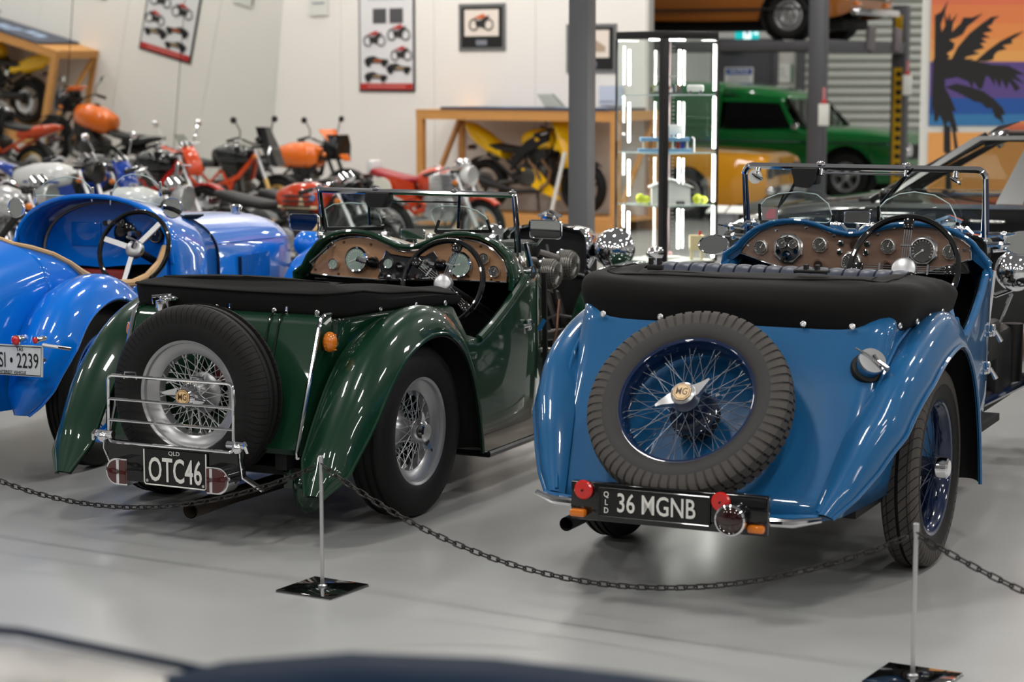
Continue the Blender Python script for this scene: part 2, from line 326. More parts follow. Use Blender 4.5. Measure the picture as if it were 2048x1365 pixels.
# ---------------- shared builders for the old open cars ----------------
def car_root(name, label, x, y, h, cat='car'): return thing(name, label, cat, (x, y, 0), pi/2-radians(h))
def tread_mesh(R, w, n, fill=.8, th=.007, slant=0, inner=.05):
    pr = [(R-.060, w*.505), (R-.03, w*.50), (R-.012, w*.455), (R-.002, w*.38), (R+.004, w*inner), (R-.008, w*inner), (R-.014, w*.36), (R-.035, w*.46), (R-.062, w*.475)]
    m = MB(); a = pi/n*fill; k = len(pr); rings = []
    for t in (-a, 0, a):
        rings.append([V((r*cos(t+slant*(w*.5-h)/w), r*sin(t+slant*(w*.5-h)/w), h)) for r, h in pr])
    m.loft(rings); return m.mesh('tread_block', RUBBERDULL if fill < .9 else RUBBER)
def wheel(parent, name, M, R, w, rr, rimm, spokem, hubm, tyrem=RUBBER, ns=24, rot=0, badge=False, tread=None, drum=None, ears=True, hubr=.034, spin=CHROME, nblk=64, wide=0, spr=.0017):
    g = .007
    tp = [(rr-.004, w*.30), (rr+.004, w*.40), (rr+.02, w*.47), (rr+(R-rr)*.45, w*.52), (R-.055, w*.50), (R-.025, w*.475), (R-.008, w*.40), (R-.001, w*.30)]
    for c in (.22, 0, -.22): tp += [(R, w*(c+.05)), (R-g, w*(c+.04)), (R-g, w*(c-.04)), (R, w*(c-.05))]
    tp += [(r, -h) for r, h in tp[7::-1]]
    rim = part(name, MB().lathe([(rr+.013, w*.385), (rr+.012, w*.41), (rr+.004, w*.415), (rr-.004, w*.385), (rr-.007, w*.30), (rr-.026-wide*.8, w*.24), (rr-.036-wide, w*.16), (rr-.04-wide, -w*.05), (rr-.030-min(0, wide)*.7, -w*.2), (rr-.008, -w*.33), (rr+.012, -w*.40), (rr+.016, -w*.35), (rr, -w*.25), (rr-.008, -w*.1), (rr-.008, w*.1), (rr, w*.3), (rr+.013, w*.385)], n=56), rimm, parent, M)
    part('tyre', MB().lathe(tp, n=72), tyrem, rim)
    if tread:
        for i in range(nblk):
            part('tread_block', tread, None, rim, Matrix.Rotation(2*pi*i/nblk, 4, 'Z'))
            part('tread_block', tread, None, rim, Matrix.Rotation(2*pi*(i+.5)/nblk, 4, 'Z') @ Matrix.Rotation(pi, 4, 'X'))
    if ns:
        ro = rr-.036-wide
        kinds = []
        for hr, hh, re, da, dr in ((hubr, .045, ro, .55, .02), (hubr, .045, ro, -.55, .02), (hubr*1.8, -.045, ro, .5, -.012), (hubr*1.8, -.045, ro, -.5, -.012)):
            a = V((hr*cos(da), hr*sin(da), hh)); b = V((re, 0, dr)); d = b-a
            kinds.append(MB().tube([a, a+d*.9, a+d*.905, b], [spr, spr, spr*2, spr*2], 5).mesh('spoke', spokem))
        for k, sm in enumerate(kinds):
            n_ = ns//2 if k < 2 else ns*3//4
            for i in range(n_): part('spoke', sm, None, rim, Matrix.Rotation(2*pi*(i+.25*k+.1*(k > 1))/n_, 4, 'Z'))
    hp = [(0, .062), (hubr*.9, .06), (hubr*1.12, .05), (hubr*1.12, .044), (hubr*.92, .036), (hubr*1.0, 0), (hubr*1.5, -.03), (hubr*1.95, -.038), (hubr*1.95, -.052), (hubr*1.3, -.06), (0, -.06)]
    part('hub', MB().lathe(hp, n=28), hubm, rim)
    if drum: part('brake_drum', MB().lathe([(0, -.056), (.10, -.056), (.118, -.062), (.12, -.075), (.126, -.076), (.126, -.084), (0, -.085)], n=40), drum, rim)
    # knock-off nut with two ears
    MR = Matrix.Rotation(rot, 4, 'Z'); nut = MB().lathe([(0, .098), (hubr*.78, .098), (hubr*.98, .092), (hubr*1.05, .08), (hubr*1.18, .062), (hubr*1.2, .056), (0, .055)], n=32)
    if ears:
        for sg in (1, -1):
            nut.loft([[V((sg*x, sg*y0, z0)), V((sg*x, sg*y1, z0)), V((sg*x, sg*y1, z1)), V((sg*x, sg*y0, z1))] for x, y0, y1, z0, z1 in ((.018, -.026, .024, .062, .084), (hubr*1.1, -.022, .018, .064, .086), (hubr*1.8, -.008, .012, .078, .094), (hubr*2.35, .004, .012, .09, .098))])
    nt = part('knock_off_nut', nut, spin, rim, MR)
    if badge:   # octagonal maker's emblem
        oc = [(cos(pi/8+i*pi/4)*hubr*.82, sin(pi/8+i*pi/4)*hubr*.82) for i in range(8)]; P = lambda a, b, h: V((a, b, .098+h))
        brown = mat('emblem_brown', S(74, 42, 26), .35); cream = mat('emblem_cream', S(222, 190, 140), .35)
        m = MB().mat(0).prism(oc, P, 0, .002).mat(1).prism([(a*.93, b*.93) for a, b in oc], P, .002, .003).mat(0)
        m.prism([(a*.82, b*.82) for a, b in oc], P, .003, .0034).mat(1).prism([(a*.76, b*.76) for a, b in oc], P, .0034, .004).mat(0)
        text_mb(m, 'MG', lambda a, b, h: V((a, b, .1024+h)), hubr*.86, .78, .0002, .0005)
        part('emblem', m, [brown, cream], rim)
    return rim
def rotfix(M, deg): return M @ Matrix.Rotation(radians(deg), 4, 'Z')
def side_wheel_M(X, Y, Z, out, roll=0):
    return frame((X, Y, Z), (1, 0, 0), (0, 0, 1 if out < 0 else -1), (0, out, 0)) @ Matrix.Rotation(roll, 4, 'Z')
def fender(parent, name, path, yin, yout, m, bulge=.05, skirt=.05, n=6, liner=True, rear_in=None, p=2.2, ns=11):
    """clamshell wing swept along path (X, Z) from tail to nose; yin / yout may be tables over path fraction"""
    P = catmull([(a, 0, b) for a, b in path], n); k = len(P); rows = []; inn = []; lin = []
    for i, q in enumerate(P):
        t = (P[min(i+1, k-1)]-P[max(i-1, 0)]).normalized(); nn = V((-t.z, 0, t.x)); u = i/(k-1)
        a = interp(yin, u) if isinstance(yin, list) else yin; b = interp(yout, u) if isinstance(yout, list) else yout
        bl = interp(bulge, u) if isinstance(bulge, list) else bulge; sk = interp(skirt, u) if isinstance(skirt, list) else skirt
        r = []; l = []
        for j in range(ns):
            s = j/(ns-1); y = a+(b-a)*(s**.9); off = bl*(1-abs(2*s-1)**p)
            if s > .5: off -= sk*((s-.5)*2)**2.6
            r.append(q+V((0, y, 0))+nn*off); l.append(q+V((0, y, 0))+nn*(off-.012))
        r.append(r[-1]-nn*.012+V((0, -.006 if b > a else .006, 0)))
        rows.append(r); lin.append(l); inn.append(r[0])
    o = part(name, MB().grid(rows), m, parent, ang=50)
    if liner: part('wheel_arch', MB().grid(lin), DARK, o)
    part('bead', MB().tube([q[-2] for q in rows], .007, 6), m, o)
    return o, inn
def plan_u(u, z, xr, hw, rc, xf):
    X0 = xr(z); s = 1 if u <= .5 else -1; t = u if u <= .5 else 1-u
    h = hw(X0+rc, z)
    if t <= .34:
        x = xf+(X0+rc-xf)*(t/.34); return V((x, s*hw(x, z), z))
    if t <= .43:
        a = (t-.34)/.09*pi/2; return V((X0+rc-rc*sin(a), s*(h-rc+rc*cos(a)), z))
    return V((X0, s*(h-rc)*(1-(t-.43)/.07), z))
def ushell(xr, hw, rc, xf, zb, ztop, nv=10, us=None, off=0):
    us = us or [i*.34/16 for i in range(16)]+[.34+i*.09/7 for i in range(7)]+[.43+i*.07/4 for i in range(5)]
    us = us+[1-u for u in us[::-1] if u < .4999]
    rows = []
    for i in range(nv+1):
        v = i/nv; row = []
        for u in us:
            p0 = plan_u(u, .8, xr, hw, rc, xf); zt = ztop(p0.x); z = zb+(zt-zb)*v
            row.append(plan_u(u, z, xr, hw, rc, xf))
        rows.append(row)
    return rows, us
def gauge(parent, c, n, r, face, bez=CHROME, octo=False, up=(0, 0, 1), ticks=True, needle=40, depth=.012, name='gauge'):
    n = V(n).normalized(); x = V(up).cross(n).normalized(); y = n.cross(x); M = frame(c, x, y, n)
    if octo:
        oc = lambda k: [V((cos(pi/8+i*pi/4)*r*k, sin(pi/8+i*pi/4)*r*k, 0)) for i in range(8)]
        m = MB(); z = lambda P, h: [p+V((0, 0, h)) for p in P]
        m.loft([z(oc(1.12), 0), z(oc(1.12), depth*.5), z(oc(1.02), depth)], cap=True).lathe([(r*.9, depth), (r*.88, depth*1.5), (r*.82, depth*1.6), (r*.8, depth*.9)], n=28)
    else: m = MB().lathe([(r*1.05, 0), (r*1.05, depth), (r*.98, depth*1.4), (r*.9, depth*1.3), (r*.88, depth*.6)], n=28)
    g = part(name, m, OCTB if octo else bez, parent, M)
    fc = MB().lathe([(0, depth*1.02), (r*.89, depth*1.02)], n=28); part('dial', fc, face, g)
    if ticks:
        m = MB()
        for i in range(15):
            a = radians(-130+i*260/14+90); m.box((cos(a)*r*.7, sin(a)*r*.7, depth*1.06), (r*.14, r*.035, .0006), Matrix.Rotation(a, 3, 'Z'))
        a = radians(needle); m.box((cos(a)*r*.28, sin(a)*r*.28, depth*1.1), (r*.75, r*.05, .0008), Matrix.Rotation(a, 3, 'Z')); m.cyl((0, 0, depth), (0, 0, depth*1.2), r*.09, n=10)
        part('needle_and_scale', m, WHITE, g)
    return g
def steering(parent, c, n, R, spokes, ears=BLACKPAINT, hub=.045, kind='wire', rimr=.0125, rimm=BLACKPAINT):
    n = V(n).normalized(); x = V((0, 0, 1)).cross(n).normalized(); y = n.cross(x); M = frame(c, x, y, n)
    sw = part('steering_wheel', MB().tube([(R*cos(2*pi*i/48), R*sin(2*pi*i/48), 0) for i in range(48)], rimr, 10, True), rimm, parent, M)
    part('horn_boss', MB().lathe([(0, .010), (hub*.8, .009), (hub*.95, .005), (hub, .0), (hub, -.02), (0, -.02)], n=28), mat('boss_steel', (.45, .45, .46, 1), .35, 1), sw)
    for a in spokes:
        a = radians(a); d = V((cos(a), sin(a), 0)); e = V((-sin(a), cos(a), 0)); m = MB()
        if kind == 'wire':
            for k in (-1.5, -.5, .5, 1.5): m.tube([d*hub*.8+e*k*.009+V((0, 0, -.005)), d*R*.8+e*k*.009], .0022, 6)
            m.box(d*R*.45+V((0, 0, 0)), (.008, .042, .012), Matrix.Rotation(a, 3, 'Z'))
            s = part('spoke', m, CHROME, sw)
            part('spoke_end', MB().rbox(d*R*.88, (R*.24, .042, .018), .006, Matrix.Rotation(a, 3, 'Z')), ears, sw)
        else:
            m.bar(d*hub*.5, d*R, .026, .008, (0, 0, 1)); part('spoke', m, STEEL, sw)
    L = .55; part('steering_column', MB().cyl((0, 0, -.02), (0, 0, -L), .018, n=12), BLACKMAT, sw)
    return sw
def headlamp(parent, c, r, m, ax=(-1, 0, 0), rim=CHROME, name='headlamp', stem=None):
    ax = V(ax).normalized(); pr = [(0, r*.95), (r*.25, r*.92), (r*.5, r*.82), (r*.75, r*.60), (r*.92, r*.3), (r*.99, 0), (r*1.02, -r*.15), (r*1.06, -r*.2), (r*1.06, -r*.35), (r*.95, -r*.45)]
    h = part(name, MB().lathe(pr, c, ax, 36), m, parent)
    part('lens', MB().lathe([(r*.95, -r*.42), (r*.7, -r*.55), (0, -r*.62)], c, ax, 32), GLASS, h); part('reflector', MB().lathe([(r*.95, -r*.4), (r*.6, -r*.1), (0, r*.1)], c, ax, 32), CHROME, h)
    if stem: part('bracket', MB().tube(stem, .012, 8), CHROME, h)
    return h
def pane(parent, pts, th=.004, name='glass', m=None, X=None, edge=True, fn=None):
    fn = fn or (lambda a, b, h: V((X+h, a, b)))
    g = part(name, MB().prism(pts, fn, -th/2, th/2), m or GLASS, parent, smooth=False)
    if edge: part('polished_edge', MB().tube([fn(a, b, 0) for a, b in pts], .0030, 5, True), GLASSEDGE, g)
    return g
def stud(parent, c, n, r=.011):
    return part('snap_fastener', MB().lathe([(r, 0), (r, .003), (r*.7, .005), (r*.6, .003), (r*.35, .003), (r*.3, .006), (0, .006)], c, n, 14), STEEL, parent)
def letters(parent, s, fn, size, sx, bold, m=WHITE, h=.0015, name='lettering', h0=0): return part(name, text_mb(MB(), s, fn, size, sx, bold, h, 'CENTER', h0), m, parent, smooth=False)
def oval(X, w, z0, z1, n=14, p=2.6):
    zc, h = (z0+z1)/2, (z1-z0)/2; out = []
    for i in range(n):
        a = 2*pi*i/n; c, s = cos(a), sin(a); out.append(V((X, w*abs(c)**(2/p)*(1 if c >= 0 else -1), zc+h*abs(s)**(2/p)*(1 if s >= 0 else -1))))
    return out
def lump(root, name, st, m, p=2.6, **k): return part(name, MB().loft([oval(*q, p=p) for q in st]), m, root, ang=50, **k)
# ---------------- mid-blue open sports car (right) ----------------
BLUE = paint('mid_blue_paint', (30, 90, 138), rough=.32)
NAVY = paint('dark_blue_paint', (8, 28, 62), rough=.3)
WOOD = mat('walnut_dash', S(124, 100, 86), .28, coat=.8, noise=(11, .28, 6, (1, .35, 5)))
DIALG = mat('dial_grey', S(66, 66, 64), .35, coat=1)
B = car_root('open_sports_car', 'mid-blue open vintage sports car, black folded hood, tilted spare wheel, plate 36 MGNB', .929, 7.560, 25)
bxr = lambda z: interp([(.2, -.88), (.3, -.855), (.335, -.835), (.42, -.765), (.52, -.685), (.62, -.605), (.75, -.51), (.92, -.42), (1.1, -.40)], z)
bhw = lambda x, z: interp([(-.8, .53), (-.4, .565), (.3, .575), (.9, .56), (1.25, .535), (1.6, .43)], x)-(.03 if z < .45 else 0)*(1-min(1, max(0, (z-.25)/.2)))
bzt = lambda x: interp([(-.5, .93), (.30, .93), (.40, .90), (.48, .82), (.56, .745), (.62, .725), (.72, .755), (.9, .84), (1.06, .925), (1.15, .985), (1.25, .97), (1.6, .84)], x)
rows, us = ushell(bxr, bhw, .08, 1.6, .315, bzt)
body = part('body_tub', MB().grid(rows), BLUE, B, solid=.018, ang=60)
top = rows[-1]
part('door_capping', MB().tube([p for p in top if p.y < 0 and .40 < p.x < 1.2], .014, 8), BLUE, body)
part('door_capping', MB().tube([p for p in top if p.y > 0 and .40 < p.x < 1.2], .014, 8), BLUE, body)
# dark cockpit: floor, bulkhead behind the seat, inner door cards
m = MB(); m.box((.45, 0, .30), (2.2, 1.04, .03)); m.box((1.55, 0, .6), (.03, .8, .6)); part('cockpit_floor', m, DARK, B)
m = MB(); irow = []
for v in (0, .35, .7, .97):
    irow.append([V((p.x, p.y*.945, .3+(p.z-.3)*v)) for p in top if p.x > .2 and p.y < 0])
m.grid(irow); irow = [[V((p.x, -p.y, p.z)) for p in r] for r in irow]; m.grid(irow); part('door_lining', m, DARK, B)
m = MB(); m.box((.02, 0, .62), (.12, 1.02, .62), Matrix.Rotation(radians(-12), 3, 'Y')); part('seat_back_shell', m, DARK, B)
# pleated leather seat squab showing above the hood cover
LEA = mat('grey_blue_leather', S(46, 52, 68), .4, bump=(300, .05))
sb = part('seat_back', MB().rbox((.015, -.02, .93), (.09, .98, .2), .03), LEA, B)
np_ = 17
for i in range(np_):
    y = .47-i*(.98/np_); w_ = .98/np_
    m = MB(); rings = []
    for t, k in ((-.5, .0), (-.44, .75), (-.2, .98), (0, 1), (.2, .98), (.44, .75), (.5, .0)):
        ring = []
        for a in range(9):
            an = pi*a/8; ring.append(V((.015-.062*cos(an)*(.8+.2*k), y-w_/2-t*w_*.97, 1.0+.047*sin(an)*(.72+.28*k)-(.08 if a in (0, 8) else 0))))
        rings.append(ring)
    m.grid(rings); part('pleat', m, LEA, sb)
# folded hood under its black cover: U-shaped roll
def hood_u(parent, xr, hw, rc, xf, prof, m, wob, name='hood_cover', nu=44, lid=None):
    rows = []; us = [i/nu for i in range(nu+1)]
    for k, (off, z) in enumerate(prof):
        row = []
        for u in us:
            p = plan_u(.5+(u-.5)*1.0, .9, xr, hw, rc, xf); q = plan_u(min(1, max(0, .5+(u-.5)*1.0+.004)), .9, xr, hw, rc, xf); q0 = plan_u(min(1, max(0, .5+(u-.5)-.004)), .9, xr, hw, rc, xf)
            t = (q-q0).normalized(); n = V((t.y, -t.x, 0))
            if n.dot(V((p.x-.6, p.y, 0))) < 0: n = -n
            wz = wob(u, k)
            row.append(V((p.x, p.y, 0))+n*(off+wz*.5)+V((0, 0, z+wz)))
        rows.append(row)
    mb = MB().grid(rows)
    if lid:   # top of the bundle: straight across from side to side back to front
        row = rows[-1]; top = []
        for i in range(nu//2+1):
            a, b = row[i], row[nu-i]
            if a.x > lid[0] and i < nu//2: continue
            top.append([a.lerp(b, j/10)+V((0, 0, lid[1]*sin(pi*j/10)+lid[2]*sin(i*1.3+j*.9))) for j in range(11)])
        e = top[0]; top.insert(0, [p+V((.02, 0, -.012)) for p in e]); top.insert(0, [p+V((.03, 0, -.09)) for p in e]); mb.grid(top)
    return part(name, mb, m, parent, ang=70, sub=1), rows
hxr = lambda z: -.425; hhw = lambda x, z: interp([(-.5, .562), (.2, .575), (.5, .565)], x)
prof = [(-.01, .868), (.018, .872), (.024, .90), (.034, .93), (.044, .965), (.04, 1.0), (.02, 1.022), (-.02, 1.030), (-.06, 1.034), (-.064, 1.029), (-.10, 1.036), (-.125, 1.030)]
hc, hr = hood_u(B, hxr, hhw, .15, .36, prof, CLOTH, lambda u, k: .006*sin(u*23+k*.9)*(k > 2)+.004*sin(u*51+k*2)*(k > 3)-(max(0, abs(u-.5)-.30)*.40 if k > 3 else 0)*(k/11), lid=(-.10, .0, .003))
part('seam', MB().tube([p+V((-.002, 0, .002)) for p in hr[8]], .0035, 6), CLOTH, hc)
for px_, y in ((0, .46), (0, .245), (0, .0), (0, -.27), (0, -.44)): stud(hc, (-.452, y, .895), (-1, 0, .25))
for x, y in ((-.36, -.577), (-.22, -.60), (-.05, -.603), (.12, -.606)): stud(hc, (x, y, .895), (-.2, -1, .1))
for y in (-.22,):
    m = MB(); m.rbox((-.20, y, 1.052), (.05, .12, .012), .004); m.box((-.20, y-.02, 1.064), (.03, .012, .02)); m.box((-.20, y+.02, 1.064), (.03, .012, .02)); part('hood_strap', m, BLACKMAT, hc)
m = MB(); m.rbox((-.27, .335, 1.05), (.03, .055, .02), .004); m.box((-.27, .352, 1.068), (.02, .012, .03)); m.box((-.27, .32, 1.068), (.02, .012, .03)); part('hood_strap', m, BLACKMAT, hc)
# wings
bpath = [(-.855, .325), (-.77, .425), (-.69, .525), (-.61, .61), (-.49, .718), (-.31, .797), (-.12, .845), (.03, .858), (.15, .822), (.26, .73), (.345, .60), (.40, .44), (.425, .30), (.43, .235)]
yi = [(0, -.43), (.2, -.485), (.3, -.535), (1, -.55)]; yo = [(0, -.50), (.05, -.555), (.12, -.61), (.22, -.665), (.35, -.70), (1, -.70)]
fr, inn = fender(B, 'rear_wing', bpath, yi, yo, BLUE, bulge=[(0, .02), (.15, .04), (.4, .05), (1, .045)], skirt=[(0, .005), (.12, .04), (.3, .065), (.6, .07), (1, .04)])
part('wing_piping', MB().tube([(-.865, -.455, .345), (-.77, -.495, .435), (-.685, -.525, .535), (-.60, -.545, .635), (-.48, -.56, .76), (-.36, -.567, .83), (-.2, -.572, .875)], .007, 6), BLUE, fr)
fl, inn = fender(B, 'rear_wing', bpath, [(a, -b) for a, b in yi], [(a, -b) for a, b in yo], BLUE, bulge=[(0, .02), (.15, .04), (.4, .05), (1, .045)], skirt=[(0, .005), (.12, .04), (.3, .065), (.6, .07), (1, .04)])
part('wing_piping', MB().tube([(-.865, .455, .345), (-.77, .495, .435), (-.685, .525, .535), (-.60, .545, .635), (-.48, .56, .76), (-.36, .567, .83), (-.2, .572, .875)], .007, 6), BLUE, fl)
# bottom valance + chrome strips
m = MB(); m.tube([(-.865, .50, .322), (-.885, .35, .312), (-.89, 0, .308), (-.885, -.3, .312), (-.865, -.46, .322)], .014, 8); part('lower_bead', m, BLUE, B)
for y0, y1, x0, x1 in ((.52, .37, -.885, -.905), (-.30, -.475, -.905, -.885)):
    m = MB(); m.tube([(x0, y0, .330), (x0*.5+x1*.5-.012, (y0+y1)/2, .315), (x1, y1, .312)] if y0 > 0 else [(x0, y0, .305), (x0, (y0+y1)/2, .308), (x1, y1, .324)], [.010, .016, .016] if y0 > 0 else [.016, .016, .010], 10); part('chrome_strip', m, CHROME, B)
# wheels
RUBMID = mat('tyre_sidewall', S(38, 36, 35), .6, noise=(12, .12, 3)); bt = tread_mesh(.346, .122, 64, .72, th=.01, slant=.10)
SPK = mat('spoke_steel', (.16, .18, .22, 1), .3, .9)
NHUB = paint('navy_hub', (14, 24, 44), rough=.4)
tt = .6535; nrm = V((-cos(tt), 0, sin(tt))); c0 = V((-.808, .015, .668))-nrm*.046
MS = frame(c0, (0, -1, 0), V((0, 0, 1))-nrm*nrm.z and (V((0, 0, 1))-nrm*nrm.z).normalized(), nrm)
wheel(B, 'spare_wheel', MS, .345, .122, .229, NAVY, SPK, NHUB, tyrem=RUBMID, ns=30, rot=radians(30), badge=True, tread=bt, nblk=64, hubr=.042, wide=-.022, spr=.0013, spin=STEEL)
m = MB(); m.cyl(c0-nrm*.06, c0-nrm*.16, .05, n=16); m.cyl(c0-nrm*.064, c0-nrm*.074, .085, n=28); part('spare_wheel_carrier', m, BLACKMAT, B)
rt = tread_mesh(.352, .125, 60, .88, slant=.35)
DSPK = mat('spoke_navy', S(22, 34, 62), .3, .4)
for s in (-1, 1):
    wheel(B, 'rear_wheel', side_wheel_M(0, s*.575, .356, s, .3), .352, .125, .235, NAVY, DSPK, NHUB, ns=24, wide=-.015, tread=rt if s < 0 else None, nblk=60, ears=False, hubr=.036, drum=BLACKMAT)
    wheel(B, 'front_wheel', side_wheel_M(2.46, s*.59, .356, s), .352, .125, .235, NAVY, DSPK, NHUB, ns=12, ears=False, hubr=.045, drum=BLACKMAT)
m = MB(); m.cyl((0, -.55, .356), (0, .55, .356), .04); m.sph((0, .0, .35), (.12, .12, .13), 16); m.cyl((2.46, -.55, .34), (2.46, .55, .34), .025)
for s in (-1, 1): m.bar((-.7, s*.36, .33), (2.55, s*.34, .34), .05, .09)
m.box((-.35, 0, .36), (.5, .7, .16)); part('chassis', m, BLACKMAT, B)
m = MB(); m.tube([(-.95, .383, .245), (-.5, .40, .235), (.4, .40, .24)], .024, 14, cap=False); m.tube([(-.95, .383, .245), (-.6, .395, .238)], .02, 14, cap=False); part('exhaust_pipe', m, BLACKMAT, B)
# number plate bar and lamps
PX = -.965; RV = lambda a, b, h: V((PX-h, -a, b))   # a to the right seen from behind
pb = part('number_plate_bar', MB().rbox((PX+.02, .024, .333), (.035, .675, .128), .006), BLACKPAINT, B, M=Matrix.Translation((-.065, -.028, .0145)))
m = MB(); m.prism([(-.258, .288), (.122, .288), (.122, .382), (-.258, .382)], lambda a, b, h: V((PX+.002-h, -a, b)), 0, .006); part('number_plate', m, BLACKMAT, pb)
m = MB()
for q in (((-.258, .288), (.122, .288)), ((.122, .288), (.122, .382)), ((.122, .382), (-.258, .382)), ((-.258, .382), (-.258, .288))):
    m.tube([RV(q[0][0], q[0][1], .004), RV(q[1][0], q[1][1], .004)], .003, 6)
part('plate_rim', m, BLACKPAINT, pb)
letters(pb, '36 MGNB', lambda a, b, h: RV(a-.060, b+.335, h+.005), .089, .74, .0010)
for i, chh in enumerate('QLD'): letters(pb, chh, lambda a, b, h, i=i: RV(a-.232, b+.362-i*.0265, h+.005), .026, .9, .0004)
for y, z in ((.313, .371), (-.160, .371)):
    r_ = part('reflector', MB().lathe([(.032, 0), (.032, .008), (.028, .013), (.006, .014), (.006, .017), (0, .017)], (PX, y, z), (-1, 0, 0), 28), REDLENS, pb)
    part('screw', MB().cyl((PX-.013, y, z), (PX-.019, y, z), .004, n=8), BLACKMAT, r_)
tl = part('tail_lamp', MB().lathe([(.047, -.02), (.05, .0), (.049, .045)], (PX, -.207, .324), (-1, 0, 0), 32), BLACKPAINT, pb)
part('lens', MB().lathe([(.043, .05), (.03, .058), (0, .061)], (PX, -.207, .324), (-1, 0, 0), 28), mat('tail_lens', S(40, 12, 10), .1, coat=1), tl)
part('chrome_ring', MB().lathe([(.05, .036), (.053, .043), (.051, .053), (.045, .056), (.043, .05)], (PX, -.207, .324), (-1, 0, 0), 36), CHROME, tl)
for y in (.330, -.280): part('indicator', MB().rbox((PX-.008, y, .294), (.03, .055, .026), .008), AMBER, pb)
# fuel filler
fn_ = V((-.62, -.50, .60)).normalized(); fc = V((-.505, -.515, .775))
fo = part('filler_neck', MB().lathe([(.04, -.06), (.04, .02), (.036, .026)], fc, fn_, 24), BLUE, B)
part('rubber_ring', MB().lathe([(.052, -.04), (.056, -.028), (.054, -.012), (.042, -.008)], fc, fn_, 24), BLACKMAT, fo)
part('cap', MB().lathe([(.047, .02), (.049, .028), (.046, .036), (0, .038)], fc, fn_, 28), STEEL, fo)
u_ = fn_.orthogonal().normalized(); u2 = fn_.cross(u_); m = MB(); q = fc+fn_*.044
m.tube([q+V((-.01, .06, .035)), q+V((0, .02, .012)), q+V((.0, -.015, -.01)), q+V((.005, -.05, -.035))], [.003, .006, .008, .010], 8); m.tube([q+V((0, .0, .015)), q+V((.0, -.03, -.03)), q+V((0, -.055, -.03))], .006, 8); part('lever', m, CHROME, fo)
# scuttle: double hump cowl
def cowl(hump, sideY, sideZ, X0, X1, endp, m, parent, name='scuttle', n=6):
    """hump: list (y, z) left to right at X0; endp same count at X1"""
    rows = []
    for i in range(n+1):
        t = i/n; e = t*t*(3-2*t); rows.append([V((X0+(X1-X0)*t, a[0]+(b[0]-a[0])*e, a[1]+(b[1]-a[1])*e)) for a, b in zip(hump, endp)])
    return part(name, MB().grid(rows), m, parent, ang=70, solid=.012), rows
dashB = [(.488, .99), (.482, 1.008), (.463, 1.035), (.408, 1.081), (.347, 1.107), (.292, 1.118), (.244, 1.121), (.195, 1.117), (.152, 1.107), (.08, 1.082), (.02, 1.073), (-.022, 1.076), (-.08, 1.095), (-.144, 1.114), (-.237, 1.124), (-.318, 1.121), (-.399, 1.097), (-.450, 1.070), (-.475, 1.05), (-.478, .998)]
hump = [(.565, .93), (.555, .985)]+[(y*1.035, z+.014) for y, z in dashB[1:-1]]+[(-.555, .985), (-.565, .93)]
nH = len(hump); endp = [(.40*cos(pi*i/(nH-1)), .82+.14*min(1, sin(pi*i/(nH-1))*1.7)) for i in range(nH)]
cw, cr = cowl(hump, 0, 0, 1.10, 1.62, endp, BLUE, B)
part('cowl_edge', MB().tube([V((1.10, a, b)) for a, b in hump], .008, 8), BLUE, cw)
DX = 1.125; dp = dashB+[(-.40, .97), (-.30, .94), (-.2, .92), (-.05, .905), (.1, .905), (.234, .918), (.33, .937)]
DF = lambda a, b, h: V((DX-h, a, b))
db = part('dashboard', MB().prism(dp, DF, -.02, 0), WOOD, B, smooth=False)
part('chrome_piping', MB().tube([DF(a, b, .002) for a, b in dp], .005, 6, True), CHROME, db)
m = MB(); m.prism([(.54, .95), (.56, .985), (.52, 1.03), (.42, 1.10), (.488, .99)], DF, -.02, -.004); m.prism([(-.54, .95), (-.56, .985), (-.52, 1.03), (-.43, 1.095), (-.478, .998)], DF, -.02, -.004); part('dash_end', m, BLUE, db)
for y, z, r, nd in ((.401, 1.015, .030, 60), (.146, 1.035, .031, 40), (.012, .968, .043, 120), (-.14, 1.038, .031, 70), (-.283, 1.026, .057, 215), (-.393, 1.024, .030, 80)):
    gauge(db, (DX, y, z), (-1, 0, .12), r, DIALG, octo=True, needle=nd)
cl = gauge(db, (DX, .283, 1.015), (-1, 0, .1), .060, mat('dial_dark', S(58, 56, 54), .4, .5), octo=True, ticks=False, name='switch_panel')
for a, b, r in ((-.024, .022, .021), (.024, .022, .021)): gauge(db, (DX-.012, .283-a, 1.015+b), (-1, 0, .1), r, DIALG, depth=.006)
m = MB()
for a, b, r, l in ((-.038, -.012, .010, .012), (0, -.026, .02, .014), (.0, -.026, .010, .03), (.036, -.01, .010, .008), (.0, .05, .006, .006), (.03, -.036, .005, .006), (-.022, -.05, .006, .02)): m.cyl((DX-.012, .283-a, 1.015+b), (DX-.012-l, .283-a, 1.015+b), r, n=14)
part('switch', m, CHROME, db); part('switch_lever', MB().tube([(DX-.03, .283, .99), (DX-.05, .29, .975), (DX-.055, .296, .962)], [.005, .007, .009], 8), BLACKPAINT, db)
for y, z in ((.059, 1.044), (.063, 1.008), (-.052, 1.046), (-.047, 1.01)):
    k = part('warning_light', MB().lathe([(.013, 0), (.013, .006), (.008, .009)], (DX, y, z), (-1, 0, 0), 16), CHROME, db); part('lens', MB().lathe([(.008, .007), (0, .008)], (DX, y, z), (-1, 0, 0), 12), mat('dark_green_lens', S(30, 42, 32), .2), k)
KN = mat('brown_knob', S(58, 42, 34), .35, coat=.6)
for y, z, r, l in ((.005, 1.05, .022, .05), (.159, .963, .018, .055), (-.13, .968, .017, .055)): part('knob', MB().cyl((DX, y, z), (DX-l, y-.02, z-.008), r*.8, r, 18), KN, db)
